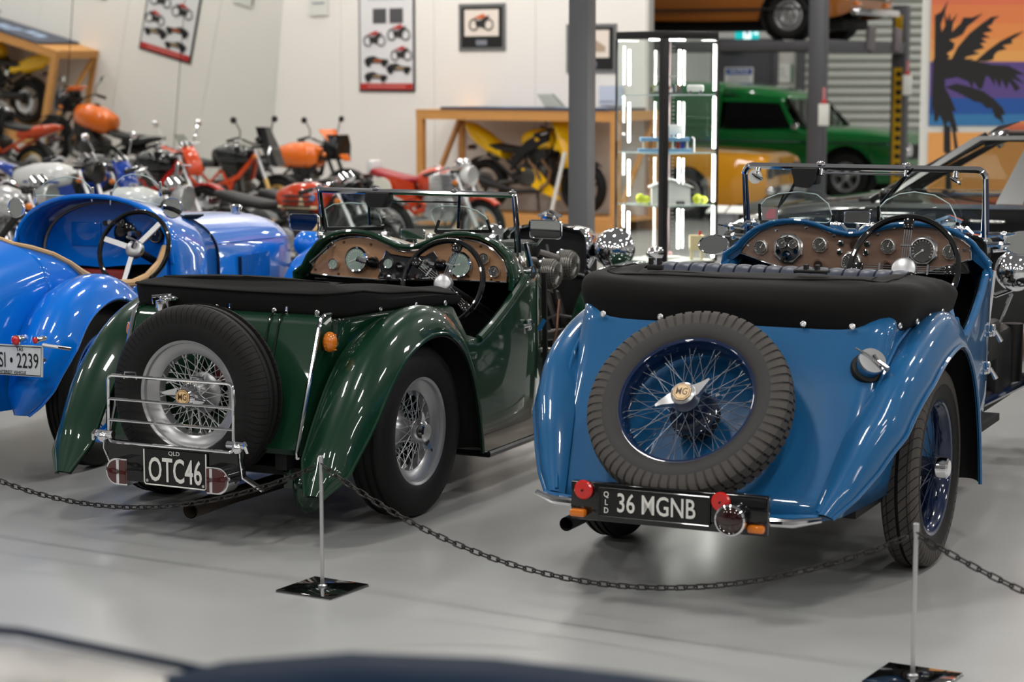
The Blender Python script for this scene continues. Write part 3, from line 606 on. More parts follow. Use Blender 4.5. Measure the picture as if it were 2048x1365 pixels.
for y, z in ((.336, 1.091), (.207, 1.105), (.089, 1.074), (.457, 1.025), (-.35, 1.105), (-.45, 1.035), (-.095, 1.085)): part('screw', MB().lathe([(.008, 0), (.007, .003), (0, .004)], (DX, y, z), (-1, 0, 0), 10), CHROME, db)
steering(B, (.86, -.272, .972), (-.93, 0, .36), .215, (90, 180, 0), hub=.05)
# windscreen: flat frame, chrome top rail, blue posts
def screen(parent, X0, z0, X1, z1, y0, y1, rad, postm, lowz=None):
    f = lambda y, z: V((X0+(X1-X0)*(z-z0)/(z1-z0), y, z))
    arc = lambda cy, cz, a0, a1: [f(cy+rad*cos(radians(a0+(a1-a0)*i/6)), cz+rad*sin(radians(a0+(a1-a0)*i/6))) for i in range(7)]
    tp = arc(y1-rad, z1-rad, 0, 90)+arc(y0+rad, z1-rad, 90, 180)
    w = part('windscreen', MB().tube(tp, .0135, 8), CHROME, parent)
    part('post', MB().tube([f(y0, z1-rad), f(y0, (z0+z1)/2), f(y0+.005, z0)], [.012, .014, .017], 8), postm, w)
    part('post', MB().tube([f(y1, z1-rad), f(y1, (z0+z1)/2), f(y1-.0, z0-.07)], [.012, .014, .017], 8), postm, w)
    for y in (y0, y1): part('chrome_edge', MB().tube([f(y, z1-rad)+V((-.012, 0, 0)), f(y, z0-.02)+V((-.014, 0, 0))], .005, 6), CHROME, w)
    part('lower_rail', MB().tube([f(y0, z0+.02), f(0, z0+.012), f(y1, z0+.02)], .006, 6), CHROME, w)
    pane(w, [(y0+.006, z0+.02), (y1-.006, z0+.02), (y1-.006, z1-rad), (y1-rad, z1-.004), (y0+rad, z1-.004), (y0+.006, z1-rad)], fn=lambda a, b, h: f(a, b)+V((h, 0, 0)), edge=False)
    return w, f
ws, wf_ = screen(B, 1.25, 1.08, 1.20, 1.352, .505, -.508, .035, NAVY) if False else screen(B, 1.25, 1.08, 1.20, 1.352, -.508, .505, .035, NAVY)
m = MB(); m.rbox((1.215, .235, 1.315), (.07, .105, .075), .012); m.prism([(.18, 1.345), (.29, 1.345), (.27, 1.27), (.22, 1.265), (.19, 1.29)], lambda a, b, h: V((1.18-h, a, b)), -.03, .02); wm = part('wiper_motor', m, BLACKMAT, ws)
m = MB(); m.tube([(1.17, .268, 1.30), (1.205, .30, 1.25), (1.215, .353, 1.186)], .006, 6); m.tube([(1.215, .335, 1.235), (1.215, .375, 1.14)], .004, 6); part('wiper_arm', m, BLACKPAINT, ws)
m = MB(); m.tube([(1.17, -.222, 1.352), (1.21, -.16, 1.30), (1.21, -.08, 1.205)], .006, 6); m.tube([(1.205, -.2, 1.34), (1.21, -.12, 1.24)], .009, 6); part('wiper_arm', m, BLACKPAINT, ws)
part('wiper_link', MB().tube([(1.19, .18, 1.326), (1.19, -.19, 1.328)], .004, 6), STEEL, ws)
for y in (.443, -.39, .17, -.19):
    m = MB(); m.cyl((1.20, y, 1.345), (1.19, y, 1.318), .012, n=12)
    if abs(y) > .3: m.tube([(1.18, y+.02, 1.32), (1.18, y, 1.31), (1.18, y-.025, 1.295)], [.004, .009, .006], 8)
    else: m.sph((1.19, y, 1.365), (.02, .02, .012), 10)
    part('wing_nut', m, CHROME, ws)
part('round_disc', MB().cyl((1.185, .452, 1.307), (1.182, .452, 1.307), .03, n=24), mat('pale_disc', S(205, 205, 200), .4), ws)
for y in (.51, -.52):
    m = MB()
    for z in (1.09, 1.05): m.cyl((1.23, y, z), (1.23, y+(.09 if y > 0 else -.09), z+.005), .012, .008, 10)
    m.sph((1.23, y*1.12, 1.09), .018, 10).sph((1.23, y*1.1, 1.05), .016, 10); m.tube([(1.23, y*1.12, 1.09), (1.20, y*1.22, 1.10)], [.006, .004], 6); part('hinge_clamp', m, CHROME, ws)
for k, pts in enumerate(([(.428, 1.188), (.402, 1.216), (.347, 1.238), (.261, 1.247), (.185, 1.238), (.135, 1.2), (.117, 1.15), (.128, 1.127), (.14, 1.122), (.378, 1.122), (.402, 1.132), (.42, 1.16)], [(-.081, 1.191), (-.111, 1.222), (-.163, 1.248), (-.225, 1.258), (-.307, 1.247), (-.369, 1.213), (-.395, 1.165), (-.4, 1.135), (-.381, 1.126), (-.134, 1.126), (-.103, 1.14), (-.088, 1.16)])):
    ae = pane(B, pts, X=1.19, name='aero_screen')
    for e, s in ((max(pts), 1), (min(pts), -1)):
        m = MB(); m.bar((1.19, e[0]+s*.002, e[1]-.065), (1.19, e[0]+s*.004, e[1]+.005), .012, .008, (1, 0, 0)); part('clamp_strip', m, BLACKPAINT, ae)
        m = MB(); m.cyl((1.17, e[0]-s*.0, 1.115), (1.17, e[0]+s*.055, 1.112), .013, n=12); m.sph((1.165, e[0]+s*.02, 1.115), .017, 10); m.tube([(1.165, e[0]+s*.045, 1.12), (1.155, e[0]+s*.075, 1.095)], [.009, .006], 8); part('clamp', m, CHROME, ae)
m = MB(); m.prism([(.355, 1.125), (.425, 1.125), (.425, 1.18), (.355, 1.18)], lambda a, b, h: V((1.186-h, a-.005, b)), 0, .001); part('sticker', m, mat('grey_sticker', S(130, 124, 122), .5), B)
m = MB(); m.prism([(.365, 1.133), (.405, 1.13), (.41, 1.15), (.39, 1.175), (.362, 1.172)], lambda a, b, h: V((1.1845-h, a-.005, b)), 0, .001); part('sticker_print', m, mat('pink_print', S(176, 110, 116), .5), B)
# mirrors
def mirror(parent, c, n, w, h, oval=False, stem=None, back=CHROME, name='wing_mirror', rad=.02):
    n = V(n).normalized(); x = V((0, 0, 1)).cross(n).normalized(); y = n.cross(x); M = frame(c, x, y, n)
    if oval: pts = [(w/2*cos(2*pi*i/28), h/2*sin(2*pi*i/28)) for i in range(28)]
    else:
        pts = []
        for cx, cy, a0 in ((w/2-rad, h/2-rad, 0), (-w/2+rad, h/2-rad, 90), (-w/2+rad, -h/2+rad, 180), (w/2-rad, -h/2+rad, 270)): pts += [(cx+rad*cos(radians(a0+k*30)), cy+rad*sin(radians(a0+k*30))) for k in range(4)]
    ring = lambda k, z: [V((a*k, b*k, z)) for a, b in pts]
    o = part(name, MB().loft([ring(.5, -.03), ring(.9, -.022), ring(1.04, -.004), ring(1.06, .004), ring(1.0, .007), ring(.95, .004)], cap=False), back, parent, M)
    part('mirror_face', MB().prism([(a*.97, b*.97) for a, b in pts], lambda a, b, h: V((a, b, h)), .001, .003), MIRROR, o, smooth=False)
    if stem: part('stem', MB().tube([M.inverted() @ V(p) for p in stem], .007, 8), back, o)
    return o
mirror(B, (1.18, .008, 1.148), (-1, .0, .06), .107, .047, stem=[(1.19, .008, 1.13), (1.19, .008, 1.085)], name='rear_view_mirror', rad=.008)
mirror(B, (1.30, .672, 1.005), (-1, .25, .35), .15, .085, oval=True, stem=[(1.31, .64, .99), (1.28, .56, .97)])
mirror(B, (1.30, -.645, 1.055), (-1, -.25, .1), .15, .095, oval=True, stem=[(1.31, -.62, 1.03), (1.28, -.53, 1.02)])
# engine bay without its bonnet: radiator shell, engine, pipes, lamps
def radiator(parent, X, yc, zb, zt, hw, m, core, cap=True):
    out = lambda k, dz=0: [(yc-hw*k, zb), (yc-hw*k, zt-.10), (yc-hw*k*.97, zt-.045), (yc-hw*k*.85, zt-.012+dz), (yc-hw*k*.5, zt+.004+dz), (yc, zt+.012+dz), (yc+hw*k*.5, zt+.004+dz), (yc+hw*k*.85, zt-.012+dz), (yc+hw*k*.97, zt-.045), (yc+hw*k, zt-.10), (yc+hw*k, zb)]
    r = part('radiator_shell', MB().grid([[V((X, a, b)) for a, b in out(.93, -.012)], [V((X-.015, a, b)) for a, b in out(1)], [V((X+.02, a, b)) for a, b in out(1.02)], [V((X+.12, a, b)) for a, b in out(1.0)], [V((X+.13, a, b)) for a, b in out(.94, -.01)]]), m, parent, ang=50)
    part('radiator_core', MB().prism(out(.95, -.012), lambda a, b, h: V((X+.05+h, a, b)), 0, .04), core, r)
    if cap:
        z = zt+.012; c = MB(); c.cyl((X+.06, yc, z-.02), (X+.06, yc, z+.03), .03, n=16).lathe([(.04, 0), (.042, .012), (.03, .02), (0, .024)], (X+.06, yc, z+.025), (0, 0, 1), 8)
        for s in (1, -1): c.bar((X+.06, yc, z+.062), (X+.06, yc+s*.062, z+.038), .03, .014)
        c.cyl((X+.06, yc-.045, z+.0), (X+.06, yc-.045, z+.042), .006, n=6).cyl((X+.06, yc+.045, z), (X+.06, yc+.045, z+.042), .006, n=6); part('radiator_cap', c, CHROME, r)
    return r
radiator(B, 2.45, -.06, .42, 1.0, .2, CHROME, BLACKMAT)
EM = mat('engine_black', S(22, 21, 22), .5, .3); EM2 = mat('engine_grey', S(92, 88, 84), .4, .7)
def engine(parent, x0, x1, y=0, right=True):
    m = MB(); m.rbox(((x0+x1)/2, y, .60), (x1-x0, .24, .42), .03); m.rbox(((x0+x1)/2, y, .86), (x1-x0-.1, .17, .12), .03); e = part('engine', m, EM, parent)
    m = MB()
    for i in range(5): m.tube([((x0+.1+i*(x1-x0-.2)/4), y-.10, .70), ((x0+.1+i*(x1-x0-.2)/4), y-.20, .66), ((x0+.12+i*(x1-x0-.2)/4), y-.24, .50)], .022, 8)
    m.tube([(x0, y-.24, .5), (x1, y-.24, .46)], .03, 10); part('manifold', m, EM2, e)
    m = MB()
    for z, yy in ((.40, -.30), (.78, -.2), (.55, -.27)): m.tube([(x0-.05, y+yy, z), ((x0+x1)/2, y+yy-.03, z+.03), (x1, y+yy, z-.02)], .008, 6)
    m.tube([(x0, y-.16, .95), (x0+.2, y-.24, .80), (x0+.25, y-.26, .55)], .006, 6); m.tube([(x1-.1, y-.15, .9), (x1-.2, y-.25, .62), (x1-.1, y-.25, .4)], .007, 6); part('pipe', m, mat('hose_black', S(30, 30, 30), .4), e)
    m = MB()
    for i in range(7): m.cyl((x0+.05+i*.08, y-.13, .58+.05*(i % 3)), (x0+.05+i*.08, y-.17, .58+.05*(i % 3)), .016, n=8)
    part('fitting', m, STEEL, e)
    return e
engine(B, 1.66, 2.08, -.06)
headlamp(B, (2.45, -.382, .835), .090, CHROME, (-1, 0, 0), stem=[(2.46, -.37, .75), (2.45, -.30, .72), (2.45, -.2, .74)])
headlamp(B, (2.45, .28, .835), .090, CHROME, (-1, 0, 0), stem=[(2.46, .26, .75), (2.45, .2, .72), (2.45, .1, .74)])
m = MB(); m.tube([(1.515, -.488, .92), (1.515, -.472, .75), (1.51, -.458, .58), (1.50, -.448, .40)], .009, 8); part('scuttle_trim', m, CHROME, B)
for q in ((1.16, -.55, .56), (1.26, -.545, .70)):
    m = MB(); m.rbox(q, (.03, .02, .05), .006); m.tube([(q[0], q[1]-.008, q[2]), (q[0]+.015, q[1]-.03, q[2]-.045)], [.007, .011], 8); m.sph((q[0]-.06, q[1], q[2]-.01), .012, 8); part('door_handle', m, CHROME, B)
part('steering_gear', MB().rbox((2.05, -.36, .47), (.34, .16, .30), .04), EM, B); part('damper', MB().cyl((2.22, -.43, .36), (2.22, -.43, .62), .045, n=14), EM, B)
part('battery_box', MB().rbox((1.85, -.36, .58), (.22, .14, .18), .02), BLACKMAT, B); part('bracing_rod', MB().cyl((1.62, -.42, .50), (2.3, -.40, .74), .010, n=8), CHROME, B); part('bracing_rod', MB().cyl((1.62, -.40, .66), (2.25, -.36, .58), .014, n=8), EM2, B)
part('engine_tray', MB().rbox((1.95, -.25, .32), (.7, .34, .08), .02), EM, B)
m = MB(); m.tube([(1.5, -.40, .33), (2.5, -.44, .32)], .022, 10); part('frame_rail', m, NAVY, B)
for s in (1, -1):   # low front wings
    wp = [(1.75, .45), (1.86, .62), (2.02, .74), (2.22, .785), (2.42, .75), (2.6, .62), (2.7, .46)]
    fender(B, 'front_wing', wp, s*.47, s*.70, BLACKPAINT if False else BLUE, bulge=.04, skirt=.03) if s > 0 else None
# ---------------- dark green open sports car (middle) ----------------
GREEN = paint('dark_green_paint', (15, 48, 31), rough=.3)
WOODG = mat('oak_dash', S(160, 122, 90), .35, coat=.5, noise=(13, .28, 6, (1, .3, 6)))
DIALP = mat('dial_pale_green', S(140, 158, 148), .35, coat=1)
G = car_root('open_sports_car', 'dark green open vintage sports car with luggage rack, upright spare wheel, plate OTC46', -.930, 8.415, 25.5)
gxr = lambda z: interp([(.2, -.36), (.8, -.33), (1, -.32)], z)
ghw = lambda x, z: interp([(-.4, .44), (0, .485), (.5, .545), (1.1, .55), (1.3, .53), (1.62, .42)], x)-(.012 if z < .5 else 0)*(1-min(1, max(0, (z-.2)/.3)))
gzt = lambda x: interp([(-.4, .85), (.2, .84), (.38, .82), (.50, .76), (.57, .66), (.64, .605), (.73, .635), (.86, .69), (1.0, .76), (1.11, .835), (1.2, .855), (1.35, .85), (1.62, .78)], x)
rows, us = ushell(gxr, ghw, .10, 1.62, .20, gzt)
body = part('body_tub', MB().grid(rows), GREEN, G, solid=.018, ang=60)
top = rows[-1]
for s in (-1, 1): part('door_capping', MB().tube([p for p in top if p.y*s > 0 and .58 < p.x < 1.25], .018, 8), GREEN, body)
m = MB(); m.box((.45, 0, .24), (1.9, .84, .03)); m.box((1.58, 0, .55), (.03, .76, .6)); m.box((.0, 0, .5), (.1, .9, .6), Matrix.Rotation(radians(-14), 3, 'Y')); part('cockpit_floor', m, DARK, G)
m = MB()
for s in (-1, 1): m.grid([[V((p.x, p.y*.945, .25+(p.z-.25)*v)) for p in top if p.x > .1 and p.y*s > 0] for v in (0, .5, .97)])
part('door_lining', m, DARK, G)
m = MB(); m.rbox((.12, .24, .70), (.10, .40, .36), .04, Matrix.Rotation(radians(-14), 3, 'Y')); part('seat_back', m, mat('brown_leather', S(60, 36, 28), .4), G)
m = MB(); m.rbox((.12, -.24, .70), (.10, .40, .36), .04, Matrix.Rotation(radians(-14), 3, 'Y')); part('seat_back', m, mat('brown_leather', S(60, 36, 28), .4), G)
# slab fuel tank with bright edge strips
tk = lambda y, h: None
tank = MB(); ring = [(-.345, .32), (-.575, .32), (-.60, .345), (-.432, .79), (-.415, .815), (-.39, .825), (-.345, .825)]
tank.loft([[V((x, y, z)) for x, z in ring] for y in (.405, .40, -.43, -.435)])
tk = part('fuel_tank', tank, GREEN, G)
for y in (.408, -.438):
    part('chrome_strip', MB().tube([(-.35, y, .832), (-.40, y, .832), (-.425, y, .818), (-.442, y, .785), (-.612, y, .335), (-.605, y, .315)], .0085, 8), CHROME, tk)
for y in (.02, -.235):
    m = MB(); 
    for d in (-.022, .022): m.tube([(-.35, y+d, .83), (-.395, y+d, .831), (-.424, y+d, .817), (-.44, y+d, .78), (-.607, y+d, .335)], .003, 6)
    part('tank_strap_edge', m, BLACKPAINT, tk); part('strap_bolt', MB().cyl((-.37, y-.02, .825), (-.37, y-.02, .852), .006, n=8), CHROME, tk)
m = MB(); c_ = V((-.385, .30, .835)); m.lathe([(.035, -.02), (.036, .0), (.03, .02), (0, .026)], c_, (-.2, 0, 1), 20); m.sph(c_+V((-.0, -.02, .028)), (.02, .05, .014), 12); m.tube([c_+V((0, .05, .0)), c_+V((0, .052, .03)), c_+V((0, -.04, .04))], .007, 8); part('filler_cap', m, CHROME, tk)
for y in (.428, -.452):
    s = 1 if y > 0 else -1
    a_ = part('indicator', MB().sph((-.40, y+s*.008, .73), (.030, .030, .040), 16), AMBER, tk)
    m = MB()
    for k in range(5): m.tube([(-.40-.03*sqrt(max(0, 1-((k-2)*.35)**2)), y, .73+(k-2)*.014), (-.40, y+s*.036, .73+(k-2)*.014), (-.375, y, .73+(k-2)*.014)], .0022, 5)
    part('lens_rib', m, AMBER, a_, kind='stuff')
# folded hood cover
gh = lambda x, z: interp([(-.5, .446), (0, .49), (.5, .55)], x)
prof = [(-.01, .812), (.016, .816), (.022, .835), (.026, .862), (.03, .89), (.028, .906), (.012, .914), (-.02, .922), (-.05, .928), (-.08, .932)]
hc, hr = hood_u(G, lambda z: -.345, gh, .09, .50, prof, CLOTHG, lambda u, k: .004*sin(u*27+k*.6)*(k > 2)+.005*sin(u*9+k)*(k > 6)-(max(0, (u-.5)-.18)*.22 if k > 3 else max(0, (u-.5)-.3)*.12) - (max(0, (.5-u)-.2)*.34 if k > 3 else max(0, (.5-u)-.24)*.2), lid=(-.06, .012, .004))
part('seam', MB().tube([p+V((-.003, 0, .001)) for p in hr[5]], .004, 6), CLOTHG, hc)
for y in (.30, .06, -.2, -.39): stud(hc, (-.372, y, .834), (-1, 0, .1))
for x, y in ((-.28, -.462), (-.08, -.50), (.16, -.53), (.36, -.556)): stud(hc, (x, y, .826-.05*max(0, x)), (-.1, -1, .1))
# wings
gpath = [(-.71, .20), (-.63, .315), (-.54, .45), (-.43, .585), (-.29, .70), (-.13, .768), (.02, .787), (.16, .757), (.28, .675), (.365, .555), (.42, .41), (.447, .28), (.455, .195)]
yi = [(0, -.53), (.08, -.475), (.3, -.475), (.6, -.52), (1, -.56)]; yo = [(0, -.60), (.06, -.665), (.2, -.705), (1, -.705)]
for s in (1, -1):
    fr, inn = fender(G, 'rear_wing', gpath, [(a, b*s) for a, b in yi], [(a, b*s) for a, b in yo], GREEN, bulge=[(0, .01), (.1, .04), (.5, .05), (1, .04)], skirt=[(0, .01), (.15, .05), (.5, .06), (1, .045)])
    part('wing_piping', MB().tube([p+V((0, 0, .004)) for p in inn], .008, 6), GREEN, fr)
# wheels
SSPK = mat('spoke_silver', (.66, .66, .67, 1), .3, .85)
gt = tread_mesh(.338, .165, 84, .93, th=.004, inner=.25)
lab = part
c0 = V((-.635, -.02, .536)); MS = frame(c0, (0, -1, 0), (0, 0, 1), (-1, 0, 0))
wheel(G, 'spare_wheel', MS, .336, .165, .204, SILVERPAINT, SSPK, SILVERPAINT, ns=28, rot=radians(168), badge=True, tread=gt, nblk=84, hubr=.040, wide=.012)
m = MB(); m.cyl((-.60, -.02, .536), (-.50, -.02, .536), .05, n=16); part('spare_wheel_carrier', m, BLACKMAT, G)
part('hub_plate', MB().rbox((-.565, -.10, .62), (.01, .10, .10), .02), mat('dark_red_paint', S(84, 18, 24), .4), G)
for s in (-1, 1):
    wheel(G, 'rear_wheel', side_wheel_M(0, s*.565, .340, s, .2), .340, .165, .207, SILVERPAINT, SSPK, SILVERPAINT, ns=28, rot=radians(100), hubr=.040, drum=SILVERPAINT, wide=.012)
    wheel(G, 'front_wheel', side_wheel_M(2.39, s*.565, .340, s), .340, .165, .207, SILVERPAINT, SSPK, SILVERPAINT, ns=12, hubr=.040, drum=SILVERPAINT, wide=.012)
m = MB(); m.cyl((0, -.5, .34), (0, .5, .34), .04); m.sph((0, 0, .34), (.12, .12, .12), 16); m.cyl((2.39, -.55, .33), (2.39, .55, .33), .025)
for s in (-1, 1): m.bar((-.55, s*.33, .30), (2.7, s*.3, .32), .05, .09)
part('chassis', m, BLACKMAT, G)
m = MB(); m.tube([(-.70, -.02, .10), (-.45, -.02, .105), (.5, -.2, .16)], .032, 16, cap=False); m.tube([(-.70, -.02, .10), (-.5, -.02, .104)], .027, 16, cap=False); part('exhaust_pipe', m, mat('exhaust_steel', S(92, 82, 72), .45, .8), G)
m = MB(); m.sph((-.42, -.38, .17), (.10, .05, .10), 14); m.bar((-.5, -.33, .20), (.3, -.36, .21), .04, .05); m.tube([(-.5, -.33, .25), (-.45, -.36, .16), (-.36, -.36, .12)], .02, 8); part('spring_hanger', m, GREEN, G)
# running boards
for s in (-1, 1):
    rb = part('running_board', MB().prism([(.42, .50), (1.30, .50), (1.75, .52), (1.75, .70), (.42, .72)], lambda a, b, h: V((a, s*b, h+.02*max(0, a-1.2))), .175, .195), mat('rubber_mat', S(120, 112, 104), .35, coat=.6), G)
    part('board_edge', MB().tube([(.42, s*.50, .186), (.42, s*.722, .186), (1.2, s*.712, .186), (1.76, s*.702, .197)], .014, 8), BLACKPAINT, rb)
# luggage rack, plate, lamps
RX = -.79
arc = lambda cy, cz, a0: [(cy+.02*cos(radians(a0+k*30)), cz+.02*sin(radians(a0+k*30))) for k in range(4)]
lo = arc(.258, .59, 0)+arc(-.258, .59, 90)+arc(-.258, .375, 180)+arc(.258, .375, 270)
rk = part('luggage_rack', MB().tube([(RX, a, b) for a, b in lo], .0065, 8, True), CHROME, G)
for z in (.52, .44): part('rack_bar', MB().tube([(RX, .278, z), (RX, -.278, z)], .0055, 8), CHROME, rk)
for y in (.175, -.125):
    m = MB(); m.tube([(RX, y+.028, .60), (RX, y+.024, .625), (RX, y-.024, .625), (RX, y-.028, .60)], .004, 6); part('strap_loop', m, CHROME, rk)
for s in (1, -1):
    m = MB(); m.tube([(RX+.02, s*.295, .385), (RX+.02, s*.298, .33), (RX+.03, s*.27+(.0 if s > 0 else -.03), .26), (RX+.06, s*.22-(0 if s > 0 else .14), .215), (RX+.25, s*.2-(0 if s > 0 else .14), .21)], .011, 8); part('rack_arm', m, BLACKPAINT, rk)
    m = MB(); m.tube([(RX, s*.302, .385), (RX, s*.304, .33), (RX+.01, s*.278+(.0 if s > 0 else -.03), .26), (RX+.04, s*.23-(0 if s > 0 else .14), .212)], .004, 6); part('arm_edge', m, CHROME, rk)
    m = MB(); m.cyl((RX-.005, s*.255, .385), (RX-.005, s*.33, .385), .014, n=12); m.sph((RX-.01, s*.30, .375), .022, 10); m.tube([(RX-.01, s*.33, .40), (RX-.015, s*.338, .385), (RX-.01, s*.345, .36)], [.006, .01, .007], 8); part('wing_nut', m, CHROME, rk)
GRV = lambda a, b, h: V((RX-h, -a, b))
pl = part('number_plate', MB().prism([(-.122, .205), (.16, .203), (.16, .342), (-.122, .342)], GRV, -.004, .002), BLACKMAT, G, smooth=False)
m = MB(); m.prism([(-.30, .25), (.30, .25), (.29, .35), (-.29, .36)], GRV, -.012, -.006); m.prism([(-.25, .21), (.25, .21), (.3, .26), (-.3, .26)], GRV, -.012, -.006); part('backing_plate', m, BLACKPAINT, pl, smooth=False)
part('plate_border', MB().tube([GRV(a, b, .003) for a, b in ((-.119, .34), (-.119, .215), (-.112, .208), (.15, .206), (.157, .213), (.157, .34))], .0028, 6), WHITE, pl)
letters(pl, 'OTC46', lambda a, b, h: GRV(a+.02, b+.262, .003+h), .128, .60, .0016)
letters(pl, 'QLD', lambda a, b, h: GRV(a+.017, b+.331, .003+h), .022, 1.15, 0)
for y, z in ((-.105, .222), (.145, .219)): part('screw', MB().cyl(GRV(y, z, .002), GRV(y, z, .006), .006, n=10), STEEL, pl)
for s, y in ((1, .20), (-1, -.215)):   # D-shaped lamps, flat side inwards
    P = [(.030*s, .050), (.030*s, -.050)]+[((-.018-.047*sin(radians(k*15)))*s, -.050*cos(radians(k*15))) for k in range(13)]
    P = [(.034*-s*-1*1, 0)] and P
    F = lambda a, b, h, y=y: V((RX-.02-h, y-a, .253+b))
    t_ = part('tail_lamp', MB().prism(P, F, -.05, .022), CHROME, G)
    part('lens', MB().prism([(a*.88+.001*s, b*.88) for a, b in P], F, .022, .028), DREDLENS, t_)
    part('divider', MB().prism([(.0, .045), (-.012, .045), (-.012, -.045), (.0, -.045)], F, .026, .031), CHROME, t_)
# scuttle, dash
gd = [(.471, .832), (.476, .842), (.451, .89), (.402, .95), (.36, .978), (.315, .995), (.27, 1.005), (.22, 1.008), (.17, 1.004), (.126, .995), (.061, .968), (.02, .953), (-.013, .948), (-.06, .949), (-.096, .957), (-.14, .975), (-.179, .994), (-.22, 1.007), (-.27, 1.014), (-.32, 1.014), (-.378, 1.006), (-.42, .99), (-.458, .968), (-.502, .926), (-.52, .87)]
hump = [(.545, .80), (.545, .835)]+[(y*1.05+.0, z+.024) for y, z in gd[1:-1]]+[(-.552, .86), (-.548, .80)]
nH = len(hump); endp = [(.40*cos(pi*i/(nH-1)), .76+.16*min(1, sin(pi*i/(nH-1))*1.7)) for i in range(nH)]
cw, cr = cowl(hump, 0, 0, 1.0, 1.62, endp, GREEN, G)
part('cowl_edge', MB().tube([V((1.0, a, b)) for a, b in hump], .012, 8), GREEN, cw)
GX = 1.025; DG_ = lambda a, b, h: V((GX-h, a, b))
dpts = gd+[(-.517, .832), (-.413, .832), (-.305, .832), (-.196, .831), (.118, .818), (.308, .822)]
db = part('dashboard', MB().prism(dpts, DG_, -.02, 0), WOODG, G, smooth=False)
part('chrome_piping', MB().tube([DG_(a, b, .002) for a, b in dpts], .0045, 6, True), CHROME, db)
cp = [(.079, .95), (.056, .934), (-.037, .924), (-.12, .932), (-.161, .956), (-.179, .931), (-.17, .89), (-.183, .84), (-.036, .825), (.122, .829), (.108, .854), (.119, .887), (.093, .916)]
cpn = part('switch_panel', MB().prism(cp, DG_, 0, .008), mat('switch_black', S(40, 40, 42), .35), db, smooth=False)
part('panel_edge', MB().tube([DG_(a, b, .008) for a, b in cp], .003, 6, True), CHROME, cpn)
for y, z, r, f_, nd in ((.348, .88, .024, DIALP, 60), (.229, .905, .056, DIALP, 200), (.063, .894, .024, DIALP, 100), (-.124, .898, .024, DIALP, 100), (-.292, .902, .056, DIALP, 190), (-.411, .932, .024, DIALG, 100), (-.461, .878, .025, DIALG, 60)):
    gauge(db, (GX-.004, y, z), (-1, 0, .08), r, f_, needle=nd)
m = MB(); m.cyl((GX, .006, .882), (GX-.025, .006, .882), .02, n=18); m.cyl((GX-.02, .006, .882), (GX-.045, .006, .882), .007, n=10)
for i in range(4): m.cyl((GX, .09-.06*i, .842-.004*(i % 2)), (GX-.03, .09-.06*i, .842), .008, n=10)
m.sph((GX-.035, .05, .836), .012, 10); m.cyl((GX, -.08, .838), (GX-.02, -.08, .838), .014, n=14); part('switch', m, CHROME, cpn)
for y in (.155, -.188):
    k = part('choke_knob', MB().tube([(GX, y-.01, .892), (GX-.02, y-.005, .895), (GX-.045, y+.005, .90)], [.030, .026, .014], 16), BLACKPAINT, db); part('lever', MB().tube([(GX-.045, y+.005, .90), (GX-.055, y+.03, .906), (GX-.055, y+.045, .912)], [.010, .012, .014], 10), CHROME, k)
part('grab_handle', MB().tube([(GX, .46, .87), (GX-.04, .45, .885), (GX-.04, .36, .955), (GX, .35, .965)], .008, 8), CHROME, db)
for y, z in ((.30, .98), (.16, .975), (-.25, .985), (-.39, .985), (.33, .835), (-.33, .85), (-.44, .84), (.45, .85)): part('screw', MB().lathe([(.007, 0), (.006, .003), (0, .004)], (GX, y, z), (-1, 0, 0), 10), mat('brass', S(120, 88, 52), .35, .8), db)
steering(G, (.75, -.343, .845), (-.93, 0, .36), .190, (75, 148, -38), hub=.043)
# windscreen, aero screens, mirrors
ws, wf_ = screen(G, 1.20, .95, 1.15, 1.205, -.492, .500, .006, BLACKPAINT)
for y in (.5, .2, -.2, -.485):
    m = MB(); m.sph((1.15, y, 1.214), (.018, .022, .010), 8); m.cyl((1.15, y, 1.2), (1.15, y, 1.23), .006, n=8); part('rail_stud', m, CHROME, ws)
part('wiper_motor', MB().loft([[V((1.145+dx, .185+.115*t*k, 1.20-.065*v)) for k, v in ((-1, 0), (1, 0), (1.1, .5), (.8, 1), (-.7, 1), (-1.05, .4))] for dx, t in ((-.03, .42), (-.02, .5), (.03, .5), (.05, .4))]), BLACKMAT, ws)
part('wiper_arm', MB().tube([(1.14, .235, 1.15), (1.165, .245, 1.05)], .006, 6), BLACKPAINT, ws); part('wiper_arm', MB().tube([(1.14, -.227, 1.199), (1.17, -.205, 1.05)], .007, 6), BLACKPAINT, ws)
part('wiper_link', MB().tube([(1.15, .19, 1.160), (1.15, .05, 1.163), (1.15, -.22, 1.167)], .004, 6), CHROME, ws)
SCR = mat('scuttle_grey', S(128, 128, 128), .3, .7)
